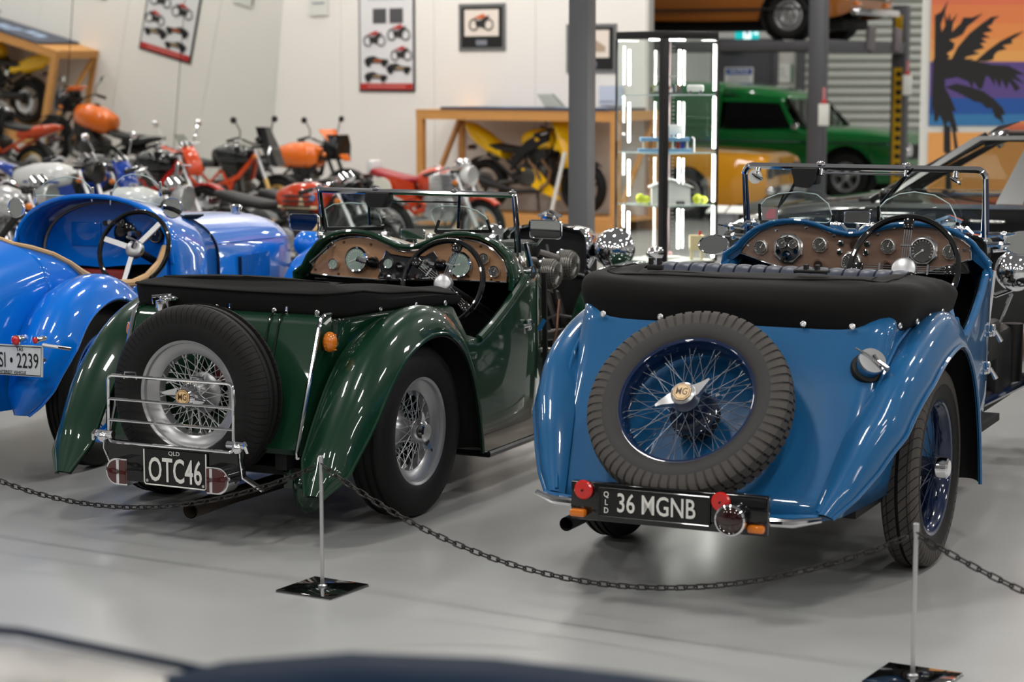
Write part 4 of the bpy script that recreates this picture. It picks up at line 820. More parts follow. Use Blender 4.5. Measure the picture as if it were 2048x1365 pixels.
for k, (pts, st) in enumerate((([(.484, 1.115), (.436, 1.14), (.339, 1.149), (.262, 1.144), (.214, 1.125), (.186, 1.071), (.177, 1.04), (.466, 1.03)], [(.478, 1.022), (.178, 1.032), (.169, .985), (.479, .975)]), ([(-.068, 1.12), (-.087, 1.139), (-.152, 1.148), (-.235, 1.147), (-.299, 1.13), (-.344, 1.103), (-.371, 1.055), (-.353, 1.042), (-.105, 1.04), (-.073, 1.095)], [(-.09, 1.028), (-.37, 1.037), (-.388, .99), (-.076, .995)]))):
    ae = pane(G, pts, X=1.17, name='aero_screen')
    part('lower_channel', MB().bar((1.17, st[0][0], st[0][1]+.004), (1.17, st[1][0], st[1][1]+.004), .016, .012, (1, 0, 0)), BLACKPAINT, ae)
    part('mount_plate', MB().prism([(a, b) for a, b in st], lambda a, b, h: V((1.185-h, a, b)), -.01, .01), SCR, ae)
    for i, s in ((0, 1), (1, -1)):
        e = V((1.17, st[i][0], st[i][1]))
        part('clamp_strip', MB().bar(e+V((0, s*.0, 0)), e+V((0, -s*.02+s*.025*(k == 0), .055)), .012, .008, (1, 0, 0)), BLACKPAINT, ae)
        m = MB(); m.cyl(e+V((-.01, 0, -.025)), e+V((-.01, s*.035, -.027)), .018, n=12); m.sph(e+V((-.02, s*.015, -.025)), .021, 10); part('clamp', m, CHROME, ae)
mirror(G, (1.17, .024, 1.016), (-1, 0, .05), .115, .044, stem=[(1.19, .024, 1.0), (1.2, .024, .965)], name='rear_view_mirror', rad=.006)
mirror(G, (1.20, .612, 1.049), (-1, .12, -.02), .165, .077, stem=[(1.21, .56, 1.03), (1.2, .50, 1.02)], rad=.016)
mirror(G, (1.20, -.621, 1.055), (-1, -.1, .0), .145, .08, stem=[(1.22, -.60, 1.02), (1.23, -.57, .985), (1.22, -.51, .985)], rad=.014)
part('maker_plate', MB().box((1.24, -.41, .98), (.004, .08, .022)), SCR, G)
for s in (1, -1):
    m = MB(); m.tube([(1.22, s*.515, .99), (1.23, s*.527, .92), (1.24, s*.53, .86)], [.012, .012, .02], 10); m.cyl((1.24, s*.51, .86), (1.24, s*.545, .86), .03, n=16); part('post_bracket', m, CHROME, G)
# engine bay without bonnet
radiator(G, 2.42, -.06, .35, .972, .235, CHROME, BLACKMAT)
engine(G, 1.68, 2.30, -.02)
MESH = mat('wire_mesh', S(150, 148, 142), .35, .8)
for x, z in ((1.955, .781), (2.161, .808)):
    m = MB(); M3 = frame((x, -.30, z), (1, 0, 0), (0, 0, 1), (0, -1, 0)); f_ = part('air_filter', MB().lathe([(0, .046), (.04, .045), (.064, .03), (.070, .0), (.068, -.035), (.05, -.045), (0, -.045)], n=28), EM2, G, M3)
    for k in range(9):
        h = -.036+k*.0095; r_ = .072 if h < .012 else .072*sqrt(max(.1, 1-((h-.012)/.042)**2)); m.tube([(r_*cos(2*pi*i/24), r_*sin(2*pi*i/24), h) for i in range(24)], .0022, 4, True)
    for k in range(28):
        a = 2*pi*k/28; m.tube([(.072*cos(a), .072*sin(a), -.036), (.072*cos(a), .072*sin(a), .012), (.05*cos(a), .05*sin(a), .045), (.012*cos(a), .012*sin(a), .051)], .0020, 4)
    part('mesh_guard', m, MESH, f_, kind='stuff'); part('band', MB().tube([(.073*cos(2*pi*i/28), .073*sin(2*pi*i/28), -.034) for i in range(28)], .004, 6, True), CHROME, f_)
m = MB(); m.tube([(1.72, -.22, .80), (1.78, -.24, .86), (1.86, -.26, .85), (1.93, -.26, .80)], .02, 10); m.tube([(2.05, -.2, .87), (2.1, -.28, .84)], .02, 10); part('intake_pipe', m, EM2, G)
m = MB(); m.tube([(1.95, -.35, .66), (1.88, -.37, .52), (1.8, -.38, .42)], .007, 8); m.tube([(1.75, -.27, .66), (1.85, -.29, .58), (1.95, -.28, .56)], .010, 8); part('linkage', m, mat('copper_pipe', S(104, 76, 62), .4, .8), G)
headlamp(G, (2.50, -.398, .862), .100, CHROME, (-1, 0, 0), stem=[(2.5, -.37, .77), (2.48, -.28, .72), (2.45, -.2, .74)])
headlamp(G, (2.50, .29, .862), .100, CHROME, (-1, 0, 0), stem=[(2.5, .26, .77), (2.48, .2, .72), (2.45, .1, .74)])
for s in (1, -1):
    wp = [(1.78, .30), (1.90, .52), (2.06, .70), (2.28, .775), (2.5, .765), (2.68, .68), (2.8, .55)]
    fw, _ = fender(G, 'front_wing', wp, s*.42, s*.69, GREEN, bulge=.04, skirt=.04)
    m = MB(); m.lathe([(0, .09), (.012, .085), (.028, .05), (.034, .01), (.036, -.03), (.03, -.036)], (2.56, s*.60, .845), (-1, 0, .05), 20); m.tube([(2.57, s*.60, .82), (2.57, s*.60, .775)], .012, 8); part('side_lamp', m, CHROME, G)
m = MB(); c_ = V((1.166, -.557, .632)); m.rbox(c_, (.035, .02, .05), .006); m.tube([c_+V((-.075, -.008, .0)), c_+V((.02, -.01, .0))], .009, 8); m.bar(c_+V((.035, -.03, -.025)), c_+V((.055, -.05, .022)), .012, .02); m.tube([c_+V((-.075, -.01, 0)), c_+V((-.085, -.02, -.03))], .006, 6); part('door_latch', m, CHROME, G)
for z in (.56, .33):
    m = MB(); m.rbox((.62, -.552, z), (.06, .015, .03), .005); part('door_hinge', m, GREEN, G)
m = MB(); m.bar((1.44, -.505, .84), (1.44, -.515, .28), .012, .022, (0, 1, 0)); part('bulkhead_edge', m, BLACKMAT, G)
# ---------------- bright blue vintage two-seater (left) ----------------
AB = paint('bright_blue_paint', (0, 110, 212), rough=.3)
TAN = mat('tan_leather_edge', S(196, 158, 112), .5)
A = car_root('vintage_racer', 'bright blue vintage two-seater with raised cowl and white plate ending 2239', -2.357, 9.428, 20)
def arch(X, hw, zt, zb, zm, yc=0, n=20, p=2.25):
    pts = [V((X, yc+hw, zb)), V((X, yc+hw*1.02, (zb*2+zm)/3)), V((X, yc+hw*1.01, (zb+zm*2)/3))]
    for i in range(n+1):
        a = pi*i/n; c, s = cos(a), sin(a)
        pts.append(V((X, yc+hw*(abs(c)**(2/p))*(1 if c >= 0 else -1), zm+(zt-zm)*abs(s)**(2/p))))
    return pts+[V((X, yc-hw*1.01, (zb+zm*2)/3)), V((X, yc-hw*1.02, (zb*2+zm)/3)), V((X, yc-hw, zb))]
rear = [(-1.62, .05, .52, .42, .47), (-1.45, .14, .62, .38, .50), (-1.2, .24, .74, .35, .55), (-.9, .32, .86, .32, .62), (-.6, .385, .95, .31, .70), (-.35, .415, 1.005, .30, .76), (-.16, .43, 1.03, .30, .80)]
tail = part('tail_body', MB().grid([arch(*q, yc=.03) for q in rear]), AB, A, ang=70)
a0 = arch(-.16, .43, 1.03, .30, .80, .03)
edge = [(-.16, .965), (-.115, .945), (0, .905), (.1, .85), (.23, .80), (.38, .77), (.56, .757), (.7, .775), (.83, .824), (.9, .93), (.93, 1.0)]
edge = [(-.16, .985), (-.11, .972), (-.03, .938), (.05, .893), (.12, .845), (.23, .80), (.38, .77), (.56, .757), (.7, .775), (.83, .83), (.89, .90), (.93, .98)]
hwA = lambda x: interp([(-.16, .418), (.1, .43), (.4, .44), (.95, .425)], x)
def sideY(x, z):
    k = max(0, min(1, (.22-x)/.38)); h = hwA(x)*1.01; t = max(0, min(.999, (z-.80)/(1.03-.80)))
    return h*(1-k+k*(1-t**2.25)**(1/2.25))
for s in (1, -1):
    sd = part('cockpit_side', MB().grid([[V((x, .03+s*sideY(x, .30+(z-.30)*v), .30+(z-.30)*v)) for x, z in edge] for v in (0, .3, .6, .75, .85, .92, 1)]), AB, A, solid=.015, ang=70)
cowlS = [(.93, .44, 1.140, .30, .86), (1.02, .438, 1.133, .30, .855), (1.15, .43, 1.115, .30, .84), (1.32, .41, 1.075, .30, .82), (1.50, .385, 1.03, .30, .80)]
part('scuttle', MB().grid([arch(*q, yc=.03) for q in cowlS]), AB, A, ang=70, solid=.012)
part('cowl_edge', MB().tube(arch(.93, .44, 1.14, .75, .86, .03)[2:-2], .012, 8), AB, A)
for s in (-1, 1):
    q = [p for p in a0 if (p.y-.03)*s > -.02 and p.z > .99]; q.sort(key=lambda p: s*(p.y-.03))
    part('leather_edge', MB().tube([p+V((.0, 0, .004)) for p in q]+[(x, .03+s*sideY(x, z), z+.004) for x, z in edge[1:-1]], [.010]*len(q)+[.012]*3+[.018]*(len(edge)-5), 8), TAN, A)
bonS = [(1.505, .383, 1.028, .36, .80), (1.8, .36, 1.012, .36, .79), (2.1, .335, .995, .36, .775), (2.4, .312, .975, .36, .76), (2.52, .295, .955, .36, .75), (2.56, .26, .925, .38, .74)]
bon = part('bonnet', MB().grid([arch(*q, yc=.02) for q in bonS]), AB, A, ang=60)
part('nose', MB().prism([(p.y, p.z) for p in arch(2.56, .25, .91, .39, .74, .02)], lambda a, b, h: V((2.555+h, a, b)), 0, .03), STEEL, A)
part('bonnet_seam', MB().tube([p+V((0, 0, .001)) for p in arch(1.503, .386, 1.031, .34, .80, .02)], .0035, 5), mat('seam_and_gap_shade', S(10, 34, 66), .5), bon)
for s in (-1, 1): part('bonnet_hinge', MB().tube([(1.51, .02+s*.372, .872), (2.0, .02+s*.331, .858), (2.5, .02+s*.288, .838)], .004, 6), AB, bon)
lv = MB(); lv.loft([[V((-.006, .006, z)), V((-.005, -.004, z)), V((.002, -.006, z)), V((.005, .006, z))] for z in (.655, .665, .78, .792)]); lvm = lv.mesh('louvre', AB)
for i in range(16):
    x = 1.77+i*.0245; part('louvre', lvm, None, bon, Matrix.Translation((x, .013-interp([(1.5, .395), (2.52, .308)], x), 0)))
part('louvre_gap_shade', MB().loft([[V((x, .02-interp([(1.5, .395), (2.52, .308)], x)-d, z)) for x, d in ((1.755, -.02), (1.755, .009), (2.155, .009), (2.155, -.02))] for z in (.66, .785)]), mat('seam_and_gap_shade', S(10, 34, 66), .5), bon)  # dark sheet just proud of the bonnet paints shade between the louvres
for i in range(9): part('top_slot', MB().rbox((1.36+.022*i, -.24, 1.015-.001*i), (.008, .05, .012), .003, Matrix.Rotation(radians(-25), 3, 'X')), BLACKMAT, A)
m = MB(); m.lathe([(.03, 0), (.03, .02), (.034, .022), (.034, .034), (.02, .042), (0, .043)], (2.44, .02, .97), (0, 0, 1), 16); part('filler_cap', m, CHROME, bon)
# dashboard
AX = 1.13; dpt = [(a, b) for a, b in [(.03+.395*cos(pi*i/20), .82+.28*sin(pi*i/20)**.8) for i in range(21)]]
db = part('dashboard', MB().prism(dpt+[(-.33, .80), (-.1, .79), (.1, .77), (.3, .78)], lambda a, b, h: V((AX-h, a, b)), -.01, .0), AB, A, smooth=False)
part('leather_edge', MB().tube([(AX-.01, a, b) for a, b in dpt], .006, 6), mat('tan_piping', S(150, 132, 112), .5), db)
part('glovebox_lid', MB().rbox((AX-.002, .18, .935), (.012, .17, .12), .004), AB, db)
for y, z, r in ((-.223, .945, .040), (-.03, 1.0, .026)): gauge(db, (AX-.01, y, z), (-1, 0, 0), r, mat('dial_black', S(22, 22, 24), .3, coat=1), bez=mat('bronze_bezel', S(96, 84, 70), .3, .9), needle=70)
part('magneto_plate', MB().lathe([(.062, 0), (.062, .012), (.05, .02), (0, .022)], (AX, -.045, .945), (-1, 0, 0), 24), BLACKPAINT, db)
m = MB(); m.cyl((AX-.02, -.1, .948), (AX-.06, -.10, .948), .012, n=12); m.cyl((AX, .03, 1.0), (AX-.03, .03, 1.0), .013, n=12); part('switch', m, STEEL, db)
part('knob', MB().cyl((AX, .055, .995), (AX-.03, .055, .995), .014, n=14), BLACKPAINT, db)
part('knob', MB().cyl((AX-.04, -.14, .948), (AX-.05, -.14, .948), .018, n=14), mat('brown_knob', S(58, 42, 34), .35), db)
m = MB(); m.box((.5, .03, .36), (1.3, .82, .03)); m.box((1.25, .03, .6), (.03, .78, .5)); m.box((-.1, .03, .6), (.12, .8, .5), Matrix.Rotation(radians(-14), 3, 'Y')); part('cockpit_floor', m, mat('dark_red_brown', S(34, 18, 14), .8), A)
m = MB(); m.rbox((1.15, .15, .70), (.05, .36, .12), .02); part('red_oil_tank', m, mat('oxide_red', S(140, 40, 30), .6), A)
m = MB(); m.tube([(.95, -.05, .40), (.97, -.06, .6), (.98, -.12, .72)], .01, 8); part('gear_lever', m, STEEL, A)
sw = steering(A, (.75, -.31, .904), (-.93, 0, .36), .185, (48, 165, 262), hub=.045, kind='flat', rimr=.012)
part('control_quadrant', MB().tube([(0, 0, .02), (.02, .03, .03), (-.03, .05, .03)], .009, 8), CHROME, sw)
for k, (pts) in enumerate(([(.43, 1.13), (.406, 1.16), (.369, 1.195), (.31, 1.215), (.252, 1.225), (.2, 1.222), (.151, 1.21), (.115, 1.18), (.095, 1.145), (.1, 1.13)], [(-.01, 1.13), (-.02, 1.16), (-.036, 1.2), (-.075, 1.232), (-.122, 1.244), (-.165, 1.243), (-.206, 1.235), (-.255, 1.21), (-.288, 1.18), (-.281, 1.095), (-.15, 1.115)])):
    ae = pane(A, pts, X=1.06, name='aero_screen')
    for e in (max(pts), min(pts)): part('bracket', MB().rbox((1.055, e[0], e[1]-.005), (.014, .012, .075), .004), CHROME, ae)
mirror(A, (1.06, .544, 1.064), (-1, .1, .0), .092, .096, oval=True, stem=[(1.08, .5, 1.04), (1.06, .45, .98)])
mirror(A, (1.04, -.361, 1.083), (-1, -.3, 0), .096, .098, oval=True, stem=[(1.06, -.33, 1.07), (1.06, -.29, 1.08)])
# wings and wheels
ap = [(-.50, .295), (-.48, .40), (-.435, .52), (-.36, .635), (-.26, .73), (-.13, .79), (0, .808), (.13, .785), (.26, .72), (.36, .62), (.42, .50), (.44, .38)]
for s in (1, -1):
    fender(A, 'rear_wing', ap, [(0, s*.44), (.08, s*.40), (.3, s*.39), (1, s*.41)], [(0, s*.50), (.04, s*.555), (.10, s*.60), (.25, s*.655), (1, s*.655)], AB, bulge=[(0, .02), (.1, .05), (1, .05)], skirt=[(0, .02), (.2, .06), (1, .05)])
    fender(A, 'front_wing', [(1.98, .30), (1.99, .48), (2.08, .63), (2.22, .735), (2.40, .78), (2.58, .735), (2.72, .63)], s*.44, s*.66, AB, bulge=.04, skirt=.04, liner=False)
    wheel(A, 'rear_wheel', side_wheel_M(0, s*.535, .352, s, .1), .350, .105, .238, AB, mat('spoke_blue', S(24, 92, 176), .35, .3), AB, ns=20, hubr=.045, ears=False, spin=AB, drum=AB)
    wheel(A, 'front_wheel', side_wheel_M(2.4, s*.535, .352, s), .350, .105, .238, AB, mat('spoke_blue', S(24, 92, 176), .35, .3), AB, ns=12, hubr=.045, ears=False, spin=AB, drum=AB)
    headlamp(A, (2.45, .03+s*.44, .80), .078, AB, (-1, 0, 0), stem=[(2.45, .03+s*.40, .73), (2.45, .03+s*.33, .68), (2.45, .03+s*.2, .70)])
m = MB(); m.cyl((0, -.5, .35), (0, .5, .35), .04); m.cyl((2.4, -.5, .34), (2.4, .5, .34), .025); m.bar((-1.2, .25, .36), (2.5, .25, .36), .05, .09); m.bar((-1.2, -.2, .36), (2.5, -.2, .36), .05, .09); part('chassis', m, BLACKMAT, A)
# plate and lamps hung on a bracket beside the right wing
AXP = -.60; ARV = lambda a, b, h: V((AXP-h, -a, b+.022*(0)))
PW = [(.282, .485), (.650, .482), (.656, .614), (.288, .612)]
pl = part('number_plate', MB().prism(PW, ARV, -.004, .002), mat('plate_white', S(205, 207, 205), .4, coat=.6), A, smooth=False)
part('plate_border', MB().tube([ARV(a, b, .002) for a, b in ((.29, .49), (.643, .487), (.649, .607), (.295, .606))], .0022, 5, True), BLACKMAT, pl)
letters(pl, 'SI \u2022 2239', lambda a, b, h: ARV(a+.538, b+.545, .002+h), .090, .60, .0004, m=BLACKMAT)
letters(pl, 'TAS', lambda a, b, h: ARV(a+.545, b+.595, .002+h), .023, .85, .0003, m=BLACKMAT)
letters(pl, 'SPECIAL INTEREST VEHICLE', lambda a, b, h: ARV(a+.475, b+.497, .002+h), .0185, .86, .0003, m=BLACKMAT)
m = MB(); m.bar((AXP+.03, -.30, .55), (AXP+.03, -.64, .55), .03, .015); m.bar((AXP+.03, -.5, .55), (-.38, -.45, .57), .03, .02); m.tube([(AXP, -.655, .618), (AXP+.01, -.72, .61), (AXP+.08, -.735, .595)], .008, 8); part('plate_bracket', m, STEEL, A)
for y, z, r in ((-.533, .634, .021), (-.628, .638, .014)):
    tl = part('tail_lamp', MB().lathe([(r*.8, -.07), (r*.95, -.06), (r, -.01), (r*1.08, 0), (r*1.02, .006)], (AXP-.01, y, z), (-1, 0, 0), 20), CHROME, A); part('lens', MB().sph((AXP-.013, y, z), (r*.55, r*.95, r*.95), 14), REDLENS, tl)
# ---------------- modern cars further back ----------------
def section(X, hwb, hws, zb, zs, zt, hwt=None, n=6):
    """body ring: sill, side bulge, shoulder, top (bonnet / boot / deck)"""
    hwt = hws*.86 if hwt is None else hwt
    h = [V((X, hwb, zb)), V((X, hwb+.02, zb+.04)), V((X, (hwb+hws)/2+.03, (zb+zs)/2)), V((X, hws+.005, zs-.06)), V((X, hws-.015, zs)), V((X, hwt, zt-.02)), V((X, hwt*.6, zt))]
    return h+[V((p.x, -p.y, p.z)) for p in h[::-1]]
def road_wheel(parent, M, R, w, rr, rimm, spokes=5, style='alloy', name='wheel'):
    tp = [(rr, w*.36), (rr+.01, w*.44), ((R+rr)/2, w*.5), (R-.02, w*.46), (R, w*.36), (R, w*.1), (R-.008, w*.08), (R-.008, -w*.08), (R, -w*.1), (R, -w*.36), (R-.02, -w*.46), (rr, -w*.4)]
    o = part(name, MB().lathe(tp, n=40), RUBBER, parent, M)
    part('rim', MB().lathe([(rr+.004, w*.40), (rr-.012, w*.42), (rr-.02, w*.34), (rr-.045, w*.15), (rr-.05, -w*.3), (rr, -w*.36)], n=36), rimm, o)
    if style == 'alloy':
        for k in range(spokes):
            a = 2*pi*k/spokes; R3 = Matrix.Rotation(a, 3, 'Z'); m = MB()
            m.loft([[R3 @ V((x, s1*wd, z)) for s1, z in ((-1, h0), (1, h0), (.7, h1), (-.7, h1))] for x, wd, h0, h1 in ((.03, .032, w*.05, w*.30), (rr*.55, .026, w*.05, w*.28), (rr-.03, .038, w*.12, w*.36))]); part('wheel_spoke', m, rimm, o)
        part('hub_cap', MB().lathe([(.055, w*.1), (.052, w*.34), (.03, w*.38), (0, w*.385)], n=20), rimm, o)
    else:
        part('wheel_disc', MB().lathe([(rr-.04, w*.18), (rr*.72, w*.30), (rr*.55, w*.34), (rr*.46, w*.26), (rr*.3, w*.24), (rr*.26, w*.34), (.02, w*.36), (0, w*.36)], n=36), rimm, o)
        for k in range(5): part('wheel_nut', MB().cyl((rr*.37*cos(k*2*pi/5), rr*.37*sin(k*2*pi/5), w*.24), (rr*.37*cos(k*2*pi/5), rr*.37*sin(k*2*pi/5), w*.33), .014, n=8), CHROME, o)
    part('brake_disc', MB().lathe([(0, -w*.1), (rr*.8, -w*.1), (rr*.8, -w*.16), (0, -w*.16)], n=24), BLACKMAT, o)
    return o
def arch_cut(rows, wx, r, z=.3):
    """raise the sill around the wheel openings (rings are ordered by X)"""
    for ring in rows:
        for c in wx:
            d = abs(ring[0].x-c)
            if d < r:
                zz = z+sqrt(max(0, r*r-d*d))
                for p in ring:
                    if p.z < zz and abs(p.y) > .45: p.z = min(zz, max(p.z, zz))
    return rows
def fine(st, step=.06):
    """resample station table linearly along X"""
    xs = []; x = st[0][0]
    while x < st[-1][0]-1e-6: xs.append(x); x += step
    xs.append(st[-1][0]); out = []
    for x in xs: out.append(tuple([x]+[interp([(q[0], q[k]) for q in st], x) for k in range(1, len(st[0]))]))
    return out
def car_body(root, st, wx, wr, m, zc=.31, name='body'):
    rows = arch_cut([section(*q) for q in fine(st)], wx, wr, zc)
    b = MB(); n = len(rows[0]); b.grid(rows); b.f += [tuple(range(n)), tuple((len(rows)-1)*n+j for j in range(n))]; b.m += [0, 0]
    o = part(name, b, m, root, ang=42)
    for c in wx:
        for s in (1, -1): part('wheel_arch', MB().lathe([(wr-.012, 0), (wr-.012, .28)], (c, s*.86, zc), (0, -s, 0), 28, 0, 2*pi), DARK, o)
    return o
def side_poly(root, name, pts, y, m, tum=.0, zref=.9, th=.006, both=True):
    """flat side piece (glass, trim) leaning inwards above zref"""
    for s in ((1, -1) if both else (-1,)):
        part(name, MB().prism(pts, lambda a, b, h: V((a, s*(y+h-tum*max(0, b-zref)), b)), -th/2, th/2), m, root, smooth=False)

def cab(root, front, rear, zb, zt, hb, ht, m, pillar, glass=CARGLASS, wins=(), roof_name='roof', bulge=.03):
    """front = (X base of windscreen, X top), rear = (X top, X base)"""
    xs = [front[1]+.02, front[1]-.12, (front[1]*2+rear[0])/3, (front[1]+rear[0]*2)/3, rear[0]+.1, rear[0]]
    rows = []
    for i, x in enumerate(xs):
        dz = -.035 if i in (0, len(xs)-1) else 0
        rows.append([V((x, ht+.02, zt-.075+dz)), V((x, ht, zt-.03+dz)), V((x, ht*.75, zt+dz)), V((x, 0, zt+bulge+dz)), V((x, -ht*.75, zt+dz)), V((x, -ht, zt-.03+dz)), V((x, -ht-.02, zt-.075+dz))])
    r = part(roof_name, MB().grid(rows), m, root, ang=50, solid=.02)
    zt2 = zt-.07
    for (xb, xt), nm in ((front, 'windscreen'), (rear[::-1], 'rear_window')):
        part(nm, MB().grid([[V((xb+(xt-xb)*t, y*(hb-.05+(ht-hb)*t), zb+(zt2-zb)*t)) for y in (-1, -.5, 0, .5, 1)] for t in (0, .5, 1)]), glass, root)
        for s in (1, -1): part('pillar', MB().tube([(xb, s*(hb-.03), zb), (xt, s*(ht+.01), zt2+.02)], .032, 8), pillar, root)
    part('wiper', MB().tube([(front[0]+.02, .1, zb+.01), (front[0]-.1, -.3, zb+.10)], .008, 5), BLACKMAT, root)
    return r
def lean(hb, ht, zb, zt): return lambda z: hb+(ht-hb)*(z-zb)/(zt-zb)
def flank(root, name, pts, fy, m, th=.02, sides=(1, -1)):
    for s in sides: part(name, MB().prism(pts, lambda a, b, h: V((a, s*(fy(b)+h), b)), -th, 0), m, root, smooth=False)
# ---- black saloon, nose to the left
BLK = paint('saloon_black', (16, 16, 17), rough=.2)
D = car_root('saloon_car', 'black saloon with bright metal window frames parked behind the mid-blue sports car', 3.222, 13.37, -70)
car_body(D, [(-2.3, .66, .72, .40, .74, .78), (-2.05, .78, .82, .30, .90, .93), (-1.0, .80, .85, .24, .95, .975), (.75, .80, .85, .24, .93, .97), (1.0, .80, .85, .24, .91, .955), (1.35, .78, .82, .26, .87, .915), (1.62, .72, .76, .32, .81, .86), (1.75, .64, .68, .42, .72, .78)], (-1.5, 1.0), .36, BLK)
cab(D, (.80, .12), (-1.25, -1.75), .955, 1.41, .80, .62, BLK, BLK)
fy = lean(.83, .655, .95, 1.38)
LIGHTGLASS = glassmat('light_tinted_glass', (.86, .87, .84, 1))
BRIGHT = mat('bright_trim', (.72, .72, .70, 1), .18, 1)
for pts in ([(.735, .955), (.768, .955), (.205, 1.352), (.165, 1.362), (-1.1, 1.382), (-1.1, 1.358), (.155, 1.338)], [(.04, .96), (-.12, .96), (-.235, 1.35), (-.13, 1.345)], [(-1.0, .96), (-1.1, .96), (-1.2, 1.33), (-1.08, 1.36)]): flank(D, 'window_frame', pts, fy, BRIGHT)
flank(D, 'belt_moulding', [(.72, .955), (-1.9, .965), (-1.9, .945), (1.1, .925), (1.1, .937)], lambda z: .862, BRIGHT)
flank(D, 'side_window', [(.70, .965), (.15, 1.335), (-.12, 1.345), (-.02, .965)], lambda z: fy(z)-.012, LIGHTGLASS, .004)
flank(D, 'side_window', [(-.1, .965), (-.2, 1.34), (-1.07, 1.35), (-1.0, .965)], lambda z: fy(z)-.012, LIGHTGLASS, .004)
m = MB(); m.rbox((.62, 0, .90), (.3, 1.45, .12), .04); part('dash_top', m, DARK, D)
for y in (.38, -.38):
    m = MB(); m.rbox((-.25, y, .78), (.16, .5, .55), .06, Matrix.Rotation(radians(-14), 3, 'Y')); part('seat_back', m, DARK, D)
mir_ = part('interior_mirror', MB().rbox((.12, .0, 1.30), (.03, .17, .06), .012), BRIGHT, D)
part('door_mirror', MB().rbox((.68, .90, 1.0), (.08, .10, .09), .02), BLK, D)
for s in (1, -1):
    part('headlamp', MB().rbox((1.74, s*.48, .66), (.06, .26, .13), .02), GLASS, D); part('bumper', MB().tube([(1.4, s*.84, .48), (1.66, s*.78, .48), (1.79, s*.55, .48), (1.81, 0, .48)], .045, 8), CHROME, D)
for c in (-1.5, 1.0):
    for s in (1, -1): road_wheel(D, side_wheel_M(c, s*.74, .31, s), .31, .19, .19, SILVERPAINT, style='disc')
part('door_handle', MB().tube([(-.02, .875, .86), (.0, .89, .86), (.16, .89, .86), (.18, .875, .86)], .010, 6), BRIGHT, D)
part('scuttle_vent', MB().rbox((.86, 0, .955), (.10, 1.2, .02), .006), BLACKMAT, D)
# ---- car lift with brown car up and mustard car below, green van behind
LG = mat('lift_grey', S(78, 78, 82), .45)
L = car_root('car_lift', 'dark grey four post car lift carrying the brown car', 4.411, 26.756, 120, 'car lift')
for s in (-1, 1):
    for x in (0, -4.4):
        p_ = part('post', MB().rbox((x, s*1.45, 1.32), (.20, .16, 2.64), .01), LG, L)
        part('post_foot', MB().box((x, s*1.45, .01), (.36, .3, .02)), LG, p_)
        if s > 0 and x == 0:
            part('safety_strip', MB().box((x, s*1.45-.09, .95), (.11, .02, 1.75)), mat('hazard_yellow', S(208, 164, 20), .5), p_)
            part('strip_cap', MB().box((x, s*1.45-.09, 2.30), (.09, .03, .42)), MATS['hazard_yellow'], p_)
            for k in range(14): part('black_slot', MB().box((x+.02, s*1.45-.102, .18+k*.12), (.07, .01, .06)), BLACKMAT, p_)
    part('runway', MB().rbox((-2.3, s*.82, 2.09), (4.5, .50, .12), .01), LG, L)
for x in (0, -4.4): part('cross_beam', MB().rbox((x, 0, 2.08), (.18, 2.75, .15), .01), LG, L)
for y in (.05, 1.02): part('wheel_stop', MB().rbox((.1, y, 2.18), (.05, .24, .30), .01, Matrix.Rotation(radians(-8), 3, 'X')), mat('lift_pad', S(112, 104, 108), .6), L)
for y, z, w in ((-1.62, 1.28, .13), (1.30, 1.62, .12)):
    t_ = thing('lift_tag', 'white inspection card hanging on the %s lift post' % ('left' if y < 0 else 'right yellow-striped'), 'tag', tuple((Matrix.Rotation(pi/2-radians(120), 4, 'Z') @ V((.13, y, 0))+V((4.411, 26.756, 0))))[:2]+(z,), 0)
    part('card', MB().rbox((0, -.13, -.02), (w, .01, .26), .004), WHITE, t_); part('strap', MB().box((0, -.13, .20), (.03, .006, .2)), mat('red_white_strap', S(196, 120, 120), .6), t_)
    part('red_mark', MB().box((0, -.135, .135), (.06, .008, .05)), mat('tag_red', S(190, 60, 60), .6), t_)
BRN = paint('brown_orange', (140, 82, 28), rough=.3)
bz = 2.165
def hatch(root, st, wx, m, fr, rr_, zb, zt, hb, ht, rimstyle, wr=.30, grille=True, arch=.35):
    car_body(root, st, wx, arch, m); cab(root, fr, rr_, zb, zt, hb, ht, m, m)
    fy = lean(hb+.02, ht+.02, zb, zt)
    flank(root, 'side_window', [(fr[0]-.12, zb+.01), (fr[1]-.06, zt-.07), (rr_[0]+.05, zt-.07), (rr_[1]+.1, zb+.01)], fy, CARGLASS, .006)
    flank(root, 'pillar', [((fr[0]+rr_[1])/2+.05, zb), ((fr[0]+rr_[1])/2-.05, zb), ((fr[1]+rr_[0])/2-.05, zt-.05), ((fr[1]+rr_[0])/2+.05, zt-.05)], lambda z: fy(z)+.004, m)
    for c in wx:
        for s in (1, -1): road_wheel(root, side_wheel_M(c, s*.70, wr, s, .3), wr, .19, wr*.62, SILVERPAINT, style=rimstyle)
C1 = car_root('hatchback_car', 'brown car with bright steel wheels raised on the lift', 3.822, 27.096, 120); C1.location.z = bz
hatch(C1, [(-3.4, .66, .70, .35, .72, .76), (-3.2, .76, .80, .28, .84, .88), (-1.2, .78, .83, .24, .86, .9), (-.8, .78, .83, .24, .85, .89), (0, .78, .82, .24, .80, .86), (.6, .76, .80, .27, .74, .80), (.80, .70, .74, .34, .70, .74)], (-2.5, 0), BRN, (-.85, -1.45), (-2.6, -3.1), .88, 1.36, .76, .60, 'disc')
flank(C1, 'black_stripe', [(.45, .37), (.45, .395), (-3.2, .395), (-3.2, .37)], lambda z: .845, BLACKMAT, .012)
m = MB(); m.rbox((.86, 0, .34), (.12, 1.5, .09), .03); part('bumper', m, CHROME, C1)
part('grille', MB().rbox((.80, 0, .58), (.04, 1.3, .16), .02), BLACKMAT, C1)
